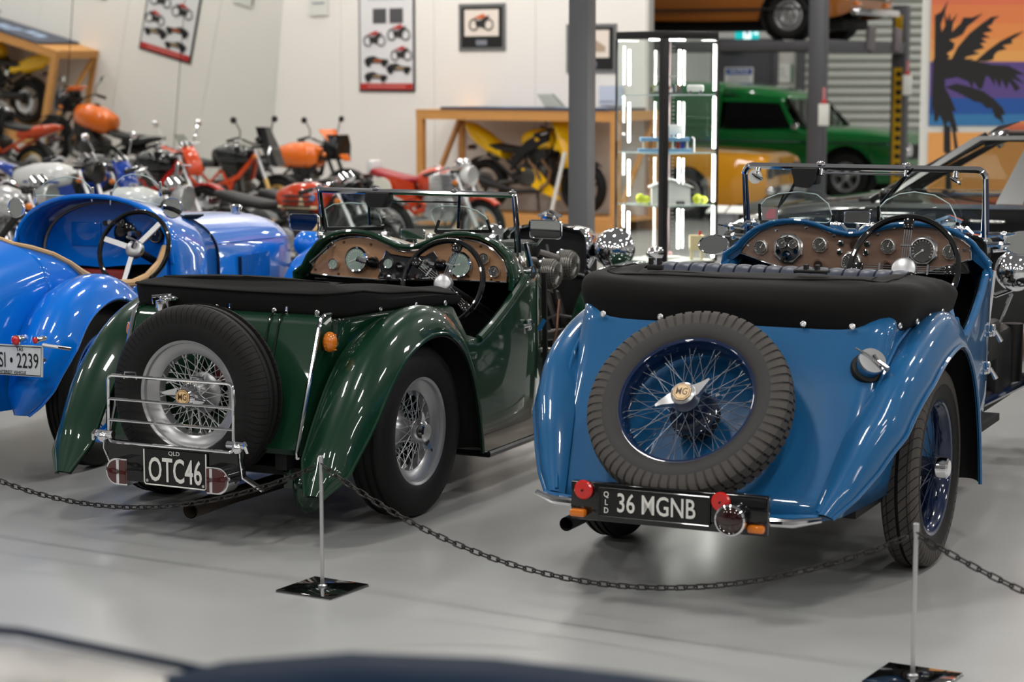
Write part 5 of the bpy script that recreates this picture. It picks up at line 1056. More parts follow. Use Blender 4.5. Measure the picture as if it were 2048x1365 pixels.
for s in (1, -1): part('headlamp', MB().lathe([(.085, 0), (.09, .02), (.07, .04), (0, .05)], (.80, s*.52, .58), (1, 0, 0), 20), CHROME, C1); part('indicator', MB().rbox((.82, s*.52, .44), (.04, .16, .05), .012), AMBER, C1)
m = MB(); m.rbox((-1.2, 0, .2), (3.6, .9, .14), .03); part('underbody', m, BLACKMAT, C1)
MUS = paint('mustard_yellow', (206, 142, 22), rough=.3)
C2 = car_root('mustard_car', 'mustard yellow car standing under the lift behind the glass cabinet', 2.387, 26.05, 113)
hatch(C2, [(-3.6, .66, .72, .35, .74, .78), (-3.3, .78, .82, .24, .84, .88), (-1.2, .80, .84, .17, .86, .88), (-.8, .80, .84, .17, .84, .87), (0, .80, .84, .17, .80, .85), (.6, .78, .82, .18, .77, .82), (.92, .74, .79, .24, .72, .79), (1.0, .70, .75, .30, .66, .74)], (-2.6, 0), MUS, (-.85, -1.45), (-2.6, -3.2), .86, 1.34, .76, .60, 'alloy', arch=.34)
for s in (1, -1): part('headlamp', MB().rbox((1.0, s*.56, .58), (.06, .24, .14), .03), GLASS, C2); part('lamp_surround', MB().rbox((.985, s*.56, .58), (.05, .28, .18), .03), BLACKMAT, C2)
part('grille', MB().rbox((.985, 0, .58), (.05, .8, .13), .02), BLACKMAT, C2); part('bumper', MB().rbox((1.04, 0, .36), (.10, 1.5, .10), .03), CHROME, C2)
m = MB(); m.rbox((-.82, -.2, .885), (.30, .9, .03), .01); part('bonnet_vent', m, BLACKMAT, C2)
VG = paint('van_green', (18, 108, 48), rough=.3)
C3 = car_root('panel_van', 'bright green panel van with black grille in front of the roller door', 5.014, 29.736, 120)
car_body(C3, [(-4.0, .74, .84, .40, .95, .98), (-1.9, .80, .88, .28, .97, 1.0), (-1.0, .80, .88, .24, .97, 1.02), (-.6, .80, .88, .24, .96, 1.02), (.1, .80, .87, .24, .93, 1.0), (.6, .78, .85, .26, .90, .95), (.80, .76, .82, .32, .86, .91)], (-2.8, 0), .40, VG, zc=.36)
rows = []
for x, zt, ht in ((-.92, 1.40, .62), (-1.05, 1.47, .65), (-1.4, 1.56, .68), (-1.9, 1.62, .70), (-2.6, 1.64, .72), (-4.0, 1.62, .72)):
    rows.append([V((x, .86, .98)), V((x, .83, 1.15)), V((x, ht+.06, zt-.16)), V((x, ht, zt-.06)), V((x, ht*.7, zt)), V((x, -ht*.7, zt)), V((x, -ht, zt-.06)), V((x, -ht-.06, zt-.16)), V((x, -.83, 1.15)), V((x, -.86, .98))])
cabn = MB(); cabn.grid(rows[3:]); cabn.f.append(tuple(len(cabn.v)-10+i for i in range(10))); cabn.m.append(0); part('cargo_body', cabn, VG, C3, ang=45)
part('roof', MB().grid([r[2:8] for r in rows[:4]]), VG, C3, ang=45, solid=.02)
part('windscreen', MB().grid([[V((-.62+(-.32)*t, y*(.80-.16*t), 1.0+.40*t)) for y in (-1, 0, 1)] for t in (0, 1)]), CARGLASS, C3)
for s in (1, -1):
    part('pillar', MB().tube([(-.60, s*.82, .99), (-.95, s*.66, 1.40)], .035, 8), BLACKPAINT, C3)
    part('door_top', MB().prism([(-.72, 1.0), (-.97, 1.33), (-1.0, 1.42), (-1.9, 1.5), (-1.9, 1.36), (-1.02, 1.34), (-.80, 1.0)], lambda a, b, h: V((a, s*(.875-.30*(b-1.0)+h), b)), -.02, 0), VG, C3, smooth=False)
    part('side_window', MB().prism([(-.80, 1.0), (-1.02, 1.34), (-1.82, 1.36), (-1.85, .98)], lambda a, b, h: V((a, s*(.868-.30*(b-1.0)+h), b)), -.01, 0), mat('dark_glass', S(14, 16, 16), .08, coat=1), C3, smooth=False)
    part('pinstripe', MB().tube([(.75, s*.862, .80), (0, s*.893, .80), (-2, s*.905, .80), (-3.9, s*.86, .80)], .012, 5), mat('stripe_navy', S(16, 40, 44), .4), C3)
    part('headlamp', MB().lathe([(.10, 0), (.105, .02), (.08, .05), (0, .065)], (.80, s*.60, .70), (1, 0, 0), 20), CHROME, C3)
    part('arch_trim', MB().lathe([(.40, 0), (.415, .012), (.42, 0)], (0, s*.885, .36), (0, s, 0), 24, 0, 2*pi), BLACKMAT, C3) if False else None
    part('door_mirror', MB().rbox((-.70, s*.95, 1.02), (.08, .14, .09), .02), CHROME, C3)
for c in (-2.8, 0):
    for s in (1, -1): road_wheel(C3, side_wheel_M(c, s*.76, .33, s, .3), .33, .20, .20, SILVERPAINT, style='alloy')
part('grille', MB().rbox((.81, 0, .68), (.05, 1.06, .20), .02), BLACKMAT, C3); part('bumper', MB().rbox((.90, 0, .45), (.12, 1.6, .12), .03), CHROME, C3)
m = MB(); m.rbox((-1.3, 0, .85), (.16, 1.3, .5), .05); part('bench_seat', m, DARK, C3)
m = MB(); m.rbox((-1.5, 0, .5), (4.4, 1.4, .5), .05); part('floor_pan', m, DARK, C3)
# low white exhibit cards near the mustard car
st = thing('exhibit_stand', 'low grey stand with white information cards beside the mustard car', 'sign stand', (2.08, 20.2, 0), radians(-25))
m = MB(); m.rbox((0, 0, .21), (.16, .16, .40), .01); part('pedestal', m, mat('stand_grey', S(120, 122, 126), .5), st); part('base', MB().box((0, 0, .01), (.34, .3, .02)), MATS['stand_grey'], st)
for x in (-.10, .10): part('card', MB().box((x, -.02, .445), (.18, .18, .012), Matrix.Rotation(radians(18), 3, 'X')), WHITE, st)
# painted mural board
mu = thing('palm_mural', 'tall sunset mural board with black palm silhouette behind the black saloon', 'mural', (4.32, 22, 0))
P0 = lambda px, py: ((px-1848)/4200*22, CAM_H-(py-150)/4200*22)
W_ = 2.6
def band(name, z0, z1, rgb): part(name, MB().box((W_/2+.02, -.012, (z0+z1)/2), (W_, .012, z1-z0)), mat('mural_%s_%d' % (name, int(z0*100)), S(*rgb), .55), mu)
part('board', MB().box((W_/2-.01, .03, 2.25), (W_+.1, .06, 4.5)), WHITE, mu)
for z0, z1, c in ((.0, 1.135, (222, 155, 84)), (1.205, 1.325, (48, 112, 162)), (1.325, 1.492, (28, 78, 150)), (1.492, 1.866, (86, 66, 128)), (1.866, 1.98, (222, 158, 84)), (1.98, 2.10, (222, 146, 76)), (2.10, 2.26, (222, 134, 70)), (2.26, 2.45, (218, 122, 70)), (2.45, 4.4, (214, 108, 74))): band('stripe', z0, z1, c)
PALM = [[(235, 560), (300, 430), (400, 310), (500, 230), (590, 165), (670, 155), (620, 190), (600, 230), (560, 250), (610, 290), (520, 310), (590, 350), (510, 355), (560, 390), (500, 400), (540, 440), (440, 470), (500, 490), (380, 520), (340, 565)],
 [(460, 560), (560, 470), (680, 380), (800, 320), (890, 290), (840, 330), (780, 370), (790, 400), (700, 420), (740, 450), (660, 470), (630, 500), (620, 545), (560, 560)],
 [(170, 680), (300, 600), (440, 550), (600, 590), (760, 600), (840, 640), (905, 680), (820, 680), (910, 765), (790, 710), (870, 800), (830, 830), (770, 740), (750, 810), (700, 720), (690, 800), (640, 710), (640, 780), (590, 700), (560, 690), (530, 800), (500, 810), (450, 740), (440, 800), (400, 740), (300, 700), (200, 720)],
 [(190, 790), (300, 760), (420, 790), (540, 830), (640, 900), (720, 980), (745, 1040), (710, 1040), (735, 1130), (700, 1090), (650, 1060), (620, 980), (570, 980), (520, 930), (460, 920), (370, 870), (310, 840)],
 [(90, 560), (85, 150), (140, 120), (200, 20), (170, 140), (140, 230), (150, 300), (180, 240), (170, 120), (200, 200), (215, 130), (230, 200), (290, 130), (250, 220), (240, 300), (320, 220), (340, 170), (420, 170), (520, 130), (430, 210), (380, 250), (340, 320), (280, 350), (220, 370), (270, 400), (260, 450), (200, 490), (230, 520), (180, 560)],
 [(80, 540), (240, 540), (440, 540), (300, 640), (190, 700), (190, 790), (250, 900), (300, 1010), (262, 1000), (320, 1190), (270, 1180), (240, 1100), (215, 1110), (235, 1380), (195, 1380), (190, 1120), (150, 1040), (130, 1100), (105, 1100), (90, 960), (75, 1060)],
 [(262, 1120), (285, 1120), (335, 1400), (300, 1400)]]
BP = mat('palm_black', S(24, 22, 22), .6)
for k, pts in enumerate(PALM): part('palm_frond' if k < 6 else 'palm_trunk', MB().prism([P0(1840+a/4.55, b/4.55) for a, b in pts], lambda a, b, h: V((a, -.0182-.0004*k-h, b)), 0, .001), BP, mu, smooth=False)
part('palm_trunk', MB().prism([(.20, 1.2), (.245, 1.2), (.30, .0), (.22, .0)], lambda a, b, h: V((a, -.0184-h, b)), 0, .001), BP, mu, smooth=False)
part('palm_trunk', MB().prism([(1.04, 1.9), (1.10, 1.9), (1.14, .0), (1.02, .0)], lambda a, b, h: V((a, -.0184-h, b)), 0, .001), BP, mu, smooth=False)
# foreground two-tone car close to the lens: only its silver flank top and dark wing crest reach the frame
FG = car_root('foreground_car', 'silver and dark blue car close to the camera, blurred along the bottom edge', 0, 1.98, 90)
# foreground car body (X to the right, +Y away from the camera)
FGN = mat('foreground_navy', S(10, 28, 48), .5, spec=.03); FGS = mat('foreground_silver', S(150, 150, 150), .3, .6, coat=.5)
part('body', MB().loft([section(*q) for q in fine([(-2.4, .60, .64, .35, .86, .90), (-1.6, .70, .74, .3, 1.05, 1.10), (-1.0, .72, .76, .3, 1.015, 1.065), (-.66, .72, .76, .3, .985, 1.03), (-.40, .71, .755, .3, .93, .972), (-.2, .68, .72, .3, .86, .91), (.4, .52, .56, .3, .80, .86), (1.4, .40, .44, .32, .76, .82), (1.9, .3, .34, .36, .66, .74)], .12)]), FGS, FG, ang=45)
for s in (1, -1):
    lump(FG, 'front_wing', [(-.52, .10, .80, .915), (-.42, .17, .60, .955), (-.30, .20, .45, .984), (-.14, .22, .35, .996), (.05, .22, .35, .988), (.22, .22, .40, .967), (.42, .22, .5, .935), (.75, .21, .5, .86), (1.1, .19, .45, .72), (1.4, .14, .40, .55)], FGN, p=2.4, M=Matrix.Translation((-.07, s*.60, 0)))
    part('body_bead', MB().tube([(-1.6, s*.745, 1.055), (-1.0, s*.765, 1.018), (-.66, s*.765, .988), (-.40, s*.76, .934), (-.2, s*.725, .865)], .007, 6), FGN, FG)
    for c in (-1.5, .75): road_wheel(FG, side_wheel_M(c, s*.60, .32, s), .32, .16, .20, SILVERPAINT)
# ---------------- barrier posts and chains ----------------
ST = [(-2.436, 8.019), (-.6417, 6.948), (1.1534, 5.877), (2.948, 4.806)]
LAB = ['left of the frame', 'slim steel barrier post in front of the dark green car', 'slim steel barrier post in front of the mid-blue car wheel', 'out right']
SA = radians(-8)
for i in (1, 2):
    x, y = ST[i]
    s = thing('barrier_post', LAB[i], 'barrier post', (x, y, 0), SA, 'chain barrier posts')
    b_ = part('base_plate', MB().rbox((0, 0, .006), (.225, .225, .008), .002), mat('base_black', S(10, 10, 11), .08, coat=1), s, M=Matrix.Rotation(radians(-22), 4, 'Z')); part('base_rim', MB().rbox((0, 0, .0015), (.228, .228, .003), .001), STEEL, b_)
    part('pole', MB().lathe([(.016, .010), (.016, .016), (.007, .02), (.0068, .435), (.0085, .437), (.0085, .459), (.006, .461), (0, .461)], n=16), STEEL, s)
CHM = mat('chain_black', S(34, 31, 29), .4, .6)
lm = MB(); L2, W2, R2 = .0135, .0085, .0028
lm.tube([(L2+W2*cos(a), W2*sin(a), 0) for a in [radians(-90+30*k) for k in range(7)]]+[(-L2+W2*cos(a), W2*sin(a), 0) for a in [radians(90+30*k) for k in range(7)]], R2, 6, True); lmesh = lm.mesh('chain_link', CHM)
for i, (p, q) in enumerate(zip(ST[:-1], ST[1:])):
    sag = (.245, .275, .25)[i]
    t = thing('barrier_chain', ['black steel chain sagging left of the barrier post before the dark green car', 'black steel chain sagging between the two barrier posts', 'black steel chain running off to the right of the right barrier post'][i], 'chain', (p[0], p[1], .43), 0, 'barrier chains')
    d = V((q[0]-p[0], q[1]-p[1], 0)); pos = lambda u: d*u+V((0, 0, -sag*4*u*(1-u)))
    u = 0.0; k = 0
    a = pos(0)
    L = sum((pos((j+1)/200)-pos(j/200)).length for j in range(200)); n = int(L/.0335); pts = []; acc = 0; tgt = 0
    for j in range(2000):
        a, b = pos(j/2000), pos((j+1)/2000)
        if acc >= tgt: pts.append(a); tgt += L/n
        acc += (b-a).length
    for k in range(len(pts)-1):
        a, b = pts[k], pts[k+1]; x = (b-a).normalized(); y0 = V((0, 0, 1)).cross(x).normalized(); z0 = x.cross(y0); an = radians(40 if k % 2 else -50)
        y = y0*cos(an)+z0*sin(an); part('chain_link', lmesh, None, t, frame((a+b)/2, x, y, x.cross(y)))
# ---------------- lit glass cabinet ----------------
CO = V((1.0067, 14.0, 0)); CR = radians(36)
def cw_(lx, ly, z): return CO+V((cos(CR)*lx-sin(CR)*ly, sin(CR)*lx+cos(CR)*ly, z))
cb = thing('display_cabinet', 'tall black framed glass cabinet with white light strips', 'display cabinet', CO, CR)
WX, WY = .47, .50; SH = (.48, .857, 1.21, 1.60)
FR = mat('cabinet_black', S(24, 22, 22), .45)
part('base', MB().rbox((WX/2, WY/2, .235), (WX, WY, .47), .008), FR, cb)
part('top', MB().rbox((WX/2, WY/2, 1.995), (WX+.01, WY+.01, .05), .006), FR, cb)
part('post', MB().rbox((.0, .0, 1.22), (.05, .05, 1.5), .004), FR, cb)
ROD = mat('pinkish_post', S(190, 170, 172), .3, .7)
part('post', MB().rbox((WX, WY, 1.22), (.02, .02, 1.5), .003), ROD, cb); part('post', MB().rbox((0, WY, 1.22), (.014, .014, 1.5), .003), FR, cb); part('post', MB().rbox((WX, 0, 1.22), (.018, .018, 1.5), .003), FR, cb)
for (a, b) in (((0, 0), (WX, 0)), ((WX, 0), (WX, WY)), ((WX, WY), (0, WY)), ((0, WY), (0, 0))): part('glass_pane', MB().bar((a[0], a[1], 1.22), (b[0], b[1], 1.22), .004, 1.5), GLASS, cb, smooth=False)
for z in SH: part('shelf', MB().box((WX/2, WY/2, z-.004), (WX-.02, WY-.02, .007)), GLASS if z > .5 else WHITE, cb, smooth=False); 
for z in SH[1:]: part('shelf_edge', MB().tube([(.01, .01, z-.004), (WX-.01, .01, z-.004), (WX-.01, WY-.01, z-.004), (.01, WY-.01, z-.004)], .004, 5, True), GLASSEDGE, cb)
LED = mat('led_strip', (1, 1, 1, 1), .5, emit=(1, .98, .93, 1), es=55)
LEDZ = [(.50, .84), (.88, 1.19), (1.24, 1.58), (1.63, 1.93)]
for z0, z1 in LEDZ:
    part('light_strip', MB().box((.03, .40, (z0+z1)/2-.0), (.008, .012, (z1-z0)*.78)), LED, cb); part('light_strip', MB().box((WX-.02, WY-.13, (z0+z1)/2), (.008, .012, (z1-z0)*.8)), LED, cb)
    part('light_strip', MB().box((WX-.014, .016, (z0+z1)/2), (.010, .012, (z1-z0)*1.02)), LED, cb)
    for k in range(12): part('shelf_pin_slot', MB().box((WX-.015, WY-.06, z0+.02+k*(z1-z0)/12), (.008, .012, .008)), STEEL, cb)
part('light_strip', MB().box((WX/2, WY/2, 1.965), (.3, .02, .006)), LED, cb)
CRM = mat('toy_white', S(238, 236, 233), .4); TB = mat('toy_light_blue', S(120, 165, 205), .4); TY = mat('toy_lime', S(190, 200, 30), .5); TG = mat('toy_grey', S(90, 90, 95), .5); TR = mat('toy_red', S(180, 50, 40), .4); TO = mat('toy_orange', S(215, 130, 30), .4); TBL = mat('toy_blue', S(40, 60, 150), .4)
def toy(name, label, lx, ly, z, rz=0): return thing(name, label, 'toy model', cw_(lx, ly, z+.001), CR+rz, 'toy brick models in the cabinet')
t = toy('toy_shed', 'white gabled toy shed on the third cabinet shelf', .25, .22, SH[1], radians(-36))
part('walls', MB().box((0, 0, .055), (.26, .16, .11)), CRM, t); part('gable_roof', MB().prism([(-.15, .11), (0, .165), (.15, .11), (.15, .118), (0, .174), (-.15, .118)], lambda a, b, h: V((a, h, b)), -.1, .1), CRM, t); part('gable', MB().prism([(-.13, .11), (0, .163), (.13, .11)], lambda a, b, h: V((a, h, b)), -.079, .079), CRM, t)
part('dark_car', MB().rbox((.06, -.10, .012), (.06, .03, .022), .006), TG, t)
for lx, ly, lab_ in ((.10, .36, 'lime green toy bush left of the white toy shed'), (.38, .09, 'lime green toy bushes right of the white toy shed')):
    t = toy('toy_bush', lab_, lx, ly, SH[1]); m = MB()
    part('leaves', MB().sph((0, 0, .035), (.035, .03, .035), 10), TY, t); part('leaves', MB().sph((.035, -.02, .028), (.03, .03, .028), 10), TY, t); part('stem', MB().cyl((0, 0, 0), (0, 0, .02), .006, n=6), TG, t)
t = toy('toy_station', 'light blue toy filling station with a white sign on the second cabinet shelf', .22, .25, SH[2], radians(-36))
part('floor_plate', MB().box((0, 0, .012), (.36, .16, .02)), TB, t); part('canopy', MB().box((0, 0, .085), (.33, .15, .025)), TB, t)
for x in (-.15, -.05, .05, .15): part('pillar', MB().box((x, -.06, .048), (.012, .012, .055)), CRM, t)
part('sign', MB().rbox((.06, 0, .15), (.13, .03, .07), .006), CRM, t); part('sign_post', MB().cyl((.06, 0, .09), (.06, 0, .12), .01, n=8), CRM, t); part('lamp_post', MB().tube([(.20, 0, .0), (.20, 0, .09), (.185, 0, .1)], .006, 6), CRM, t)
for x, c in ((-.10, TO), (-.02, TR), (.03, TO), (.09, TR), (.12, TBL)): part('pump', MB().box((x, 0, .045), (.025, .03, .045)), c, t)
t = toy('toy_street', 'busy multi-coloured toy street scene on the top cabinet shelf', .215, .24, SH[3], radians(-36))
part('baseplate', MB().box((0, 0, .006), (.22, .12, .012)), TG, t)
random.seed(3)
for k in range(16): part('brick', MB().box((-.10+.0135*k, random.uniform(-.05, .05), .012+random.uniform(.01, .03)), (.018, .02, random.uniform(.02, .06))), random.choice([CRM, TO, TR, TBL, TG, CRM, TY]), t)
part('awning', MB().box((.02, 0, .12), (.16, .12, .008)), CRM, t); part('awning_post', MB().cyl((-.04, 0, .01), (-.04, 0, .12), .005, n=6), TG, t); part('awning_post', MB().cyl((.08, 0, .01), (.08, 0, .12), .005, n=6), TG, t)
t = toy('toy_bus', 'white toy bus on the right of the top cabinet shelf', .36, .10, SH[3], radians(-36)); part('shell', MB().rbox((0, 0, .04), (.11, .05, .045), .008), CRM, t)
for x in (-.035, .035): part('wheel', MB().cyl((x, -.028, .012), (x, .028, .012), .012, n=10), TG, t)
t = toy('toy_house', 'cream toy house on tall legs on the cabinet floor', .37, .08, SH[0], radians(-36)); part('cabin', MB().box((0, 0, .115), (.10, .08, .10)), mat('toy_cream', S(225, 205, 160), .5), t); part('chimney', MB().box((.02, 0, .18), (.02, .02, .03)), TR, t)
for x in (-.035, .035): part('leg', MB().box((x, 0, .033), (.014, .06, .065)), MATS['toy_cream'], t)
t = toy('toy_fence_garden', 'low white toy garden with pink flowers on the cabinet floor', .24, .30, SH[0]); part('baseplate', MB().box((0, 0, .006), (.2, .18, .012)), CRM, t)
for k in range(5): part('flower', MB().sph((-.08+.04*k, .02*(k % 2), .03), .016, 8), mat('toy_pink', S(215, 160, 165), .5), t)
t = thing('paper_notice', 'pale blue paper notice fixed beside the glass cabinet', 'notice', wallpt(4.98, 1.50, .03), -WPHI); part('sheet', MB().box((0, 0, 0), (.32, .006, .22)), mat('pale_blue_paper', S(190, 198, 215), .6), t); part('text_line', MB().box((-.05, -.004, -.07), (.2, .003, .015)), MATS['print_grey'], t)
# ---------------- pictures on the back wall ----------------
def wall_thing(name, label, s, z, cat, g=None): return thing(name, label, cat, wallpt(s, z, .005), -WPHI, g)
XZ = lambda y: (lambda a, b, h: V((a, y-h, b)))
def mini_bike(P, cx, cz, w, col, side):
    k = w/1.0; r = .21*k; m = MB(); F = XZ(-.030)
    for x in (-.32, .32): m.lathe([(r, -.001), (r*.78, -.001), (r*.78, .001), (r, .001), (r, -.001)], (cx+x*k, -.031, cz), (0, 1, 0), 16)
    part('printed_wheels', m, BLACKMAT, P, smooth=False)
    part('printed_engine', MB().prism([(cx-.22*k, cz-.05*k), (cx+.12*k, cz-.12*k), (cx+.2*k, cz+.1*k), (cx+.36*k, cz+.3*k), (cx+.26*k, cz+.3*k), (cx, cz+.16*k), (cx-.25*k, cz+.12*k)], F, 0, .001), mat('print_dark', S(44, 42, 42), .6), P, smooth=False)
    part('printed_tank', MB().prism([(cx-.34*k, cz+.24*k), (cx-.05*k, cz+.2*k), (cx+.22*k, cz+.26*k), (cx+.1*k, cz+.38*k), (cx-.12*k, cz+.30*k)], XZ(-.0315), 0, .001), col, P, smooth=False)
def mini_car(P, cx, cz, w, col, body):
    k = w; F = XZ(-.030)
    part('printed_body', MB().prism([(cx-.5*k, cz-.05*k), (cx+.5*k, cz-.06*k), (cx+.48*k, cz+.06*k), (cx+.1*k, cz+.09*k), (cx-.1*k, cz+.18*k), (cx-.35*k, cz+.15*k), (cx-.5*k, cz+.06*k)], F, 0, .001), body, P, smooth=False)
    part('printed_stripe', MB().prism([(cx-.1*k, cz), (cx+.42*k, cz-.01*k), (cx+.42*k, cz+.035*k), (cx-.1*k, cz+.05*k)], XZ(-.0312), 0, .001), col, P, smooth=False)
    m = MB()
    for x in (-.34, .32): m.cyl((cx+x*k, -.0318, cz-.05*k), (cx+x*k, -.033, cz-.05*k), .12*k, n=14)
    part('printed_wheels', m, BLACKMAT, P, smooth=False)
PR = mat('print_red', S(176, 40, 36), .5); PBK = mat('print_black', S(40, 38, 40), .6)
# the tall poster: left end at px 720..832
t = wall_thing('museum_poster', 'tall black framed poster of motorcycles and racing cars with red foot strip', 1.70, 2.165, 'poster')
PW_, PH_ = .872, 1.28
part('frame', MB().box((0, 0, 0), (PW_, .03, PH_)), BLACKMAT, t); part('sheet', MB().box((0, -.018, 0), (PW_-.05, .006, PH_-.05)), mat('poster_white', S(222, 220, 222), .3, coat=.6), t)
part('red_strip', MB().box((0, -.022, -PH_/2+.065), (PW_-.05, .006, .075)), PR, t)
part('lettering', text_mb(MB(), 'SUPER COLLECTION HALL', lambda a, b, h: V((a, -.026-h, b+.49)), .062, .78, .0005), mat('print_silver', S(165, 165, 160), .5), t)
part('strip_print', MB().box((0, -.026, -PH_/2+.065), (.6, .003, .018)), mat('print_pale_red', S(205, 120, 115), .5), t)
for x in (-.10, .16): part('printed_photo', MB().box((x, -.023, .28), (.21, .004, .18)), mat('print_photo_grey', S(78, 76, 80), .5), t)
mini_bike(t, -.18, -.02, .33, PR, 1); mini_bike(t, .20, .05, .34, PR, 1); mini_bike(t, .24, -.20, .31, PR, 1)
mini_car(t, -.15, -.27, .38, mat('print_orange', S(205, 100, 50), .5), PBK); mini_car(t, .20, -.36, .38, mat('print_tan', S(190, 160, 120), .5), PBK); mini_car(t, -.16, -.46, .36, MATS['print_tan'], PBK)
def framed(label, s, z, bike):
    t = wall_thing('framed_picture', label, s, z, 'picture', 'silver framed pictures')
    part('frame', MB().box((0, 0, 0), (.685, .03, .555)), mat('frame_silver', S(150, 150, 150), .35, .7), t); part('mount', MB().box((0, -.016, 0), (.60, .006, .475)), BLACKMAT, t)
    part('print', MB().box((0, -.020, .05), (.50, .006, .31)), mat('print_cream', S(228, 216, 205), .5), t); part('caption_plate', MB().box((.0, -.02, -.18), (.16, .006, .06)), MATS['print_grey'], t)
    if bike:
        mini_bike(t, 0, .03, .34, mat('print_orange', S(205, 100, 50), .5), 1); 
    else: part('printed_scene', MB().prism([(-.2, -.04), (.2, -.04), (.2, .02), (.06, .1), (-.1, .06), (-.2, .1)], XZ(-.0235), 0, .001), mat('print_sepia', S(170, 150, 130), .5), t)
framed('silver framed picture of a motorcycle right of the tall poster', 3.15, 2.29, True)
framed('silver framed picture half hidden behind the steel column', 4.70, 2.03, False)
t = thing('paper_sheet', 'small white sheet high on the wall left of the tall poster', 'notice', wallpt(.62, 2.62, .03), -WPHI); part('sheet', MB().box((0, 0, 0), (.3, .01, .3)), WHITE, t); part('text_line', MB().box((0, -.007, 0), (.2, .003, .02)), MATS['print_grey'], t)
# ---------------- timber crate ----------------
PINE = mat('pine_timber', S(196, 140, 78), .6, noise=(3, .14, 4, (1, 1, 6)))
PLY = mat('plywood', S(222, 176, 132), .6, noise=(2, .06, 4))
ko = thing('timber_crate', 'open pine crate frame holding the yellow sports motorcycle', 'crate', (-1.124, 24.605, 0), -WPHI)
KL, KD, KH = 2.8, .89, 1.32
for x, y in ((.05, .04), (.05, KD-.04), (KL-.05, .04), (KL-.05, KD-.04)): part('post', MB().box((x, y, KH/2-.05), (.09, .07, KH-.1)), PINE, ko)
part('post', MB().box((KL*.62, KD-.04, KH/2), (.09, .06, KH-.2)), PINE, ko)
for y in (.03, KD-.03): part('top_beam', MB().box((KL/2, y, KH-.05), (KL, .05, .10)), PINE, ko)
for x in (.03, KL-.03): part('end_beam', MB().box((x, KD/2, KH-.045), (.06, KD-.1, .09)), PINE, ko)
part('top_sheet', MB().box((KL/2, KD/2, KH+.006), (KL, KD, .012)), PINE, ko)
for x in (.05, KL-.05): part('brace', MB().bar((x, .12, .2), (x, KD-.10, KH-.12), .05, .05), PINE, ko)
part('brace', MB().bar((KL*.60, KD-.02, .25), (KL*.85, KD-.02, KH-.12), .05, .06), PINE, ko); part('back_panel', MB().box((KL/2, KD+.012, .68), (KL-.1, .015, 1.2)), PLY, ko)
for k in range(6): part('base_plank', MB().box((KL/2, .08+k*(KD-.16)/5, .135), (KL, .14, .03)), PINE, ko)
for y in (.04, KD-.04): part('bottom_rail', MB().box((KL/2, y, .06), (KL, .08, .12)), PINE, ko)
bn = thing('banner_board', 'dark blue printed board lying on top of the timber crate', 'sign board', tuple(V((-1.124, 24.605, 0))+WA*1.5+WN*.42)[:2]+(KH+.014,), -WPHI)
part('board', MB().box((0, 0, .015), (2.3, .8, .03)), mat('banner_navy', S(48, 56, 78), .4), bn)
for k in range(9): part('printed_stroke', MB().box((-.8+k*.2, random.uniform(-.1, .1), .031), (.13, random.uniform(.1, .3), .003), Matrix.Rotation(random.uniform(-.4, .4), 3, 'Z')), mat('print_pale_blue', S(150, 170, 200), .5), bn)
# ---------------- motorcycles ----------------
ORANGE = paint('orange_paint', (226, 108, 24), rough=.3); DORANGE = paint('deep_orange_paint', (206, 70, 26), rough=.3); ORED = paint('orange_red_paint', (198, 62, 24), rough=.3)
YEL = paint('yellow_paint', (238, 186, 14), rough=.3); SILV = mat('bike_silver', S(190, 190, 190), .3, .5, coat=.6); PEARL = paint('white_paint', (220, 220, 218), rough=.3)
RBLUE = paint('royal_blue_paint', (18, 58, 150), rough=.3); CREAM = mat('cream_stripe', S(226, 208, 170), .35); REDSEAT = mat('red_seat', S(150, 22, 34), .4)
SEATB = mat('black_seat', S(24, 23, 23), .55); GOLD = mat('gold_fork', S(206, 170, 104), .3, .6); GUN = mat('gunmetal', S(78, 76, 74), .35, .7); BRONZE = mat('exhaust_bronze', S(140, 112, 88), .3, .8)
REDP = paint('red_paint', (170, 26, 22), rough=.3)
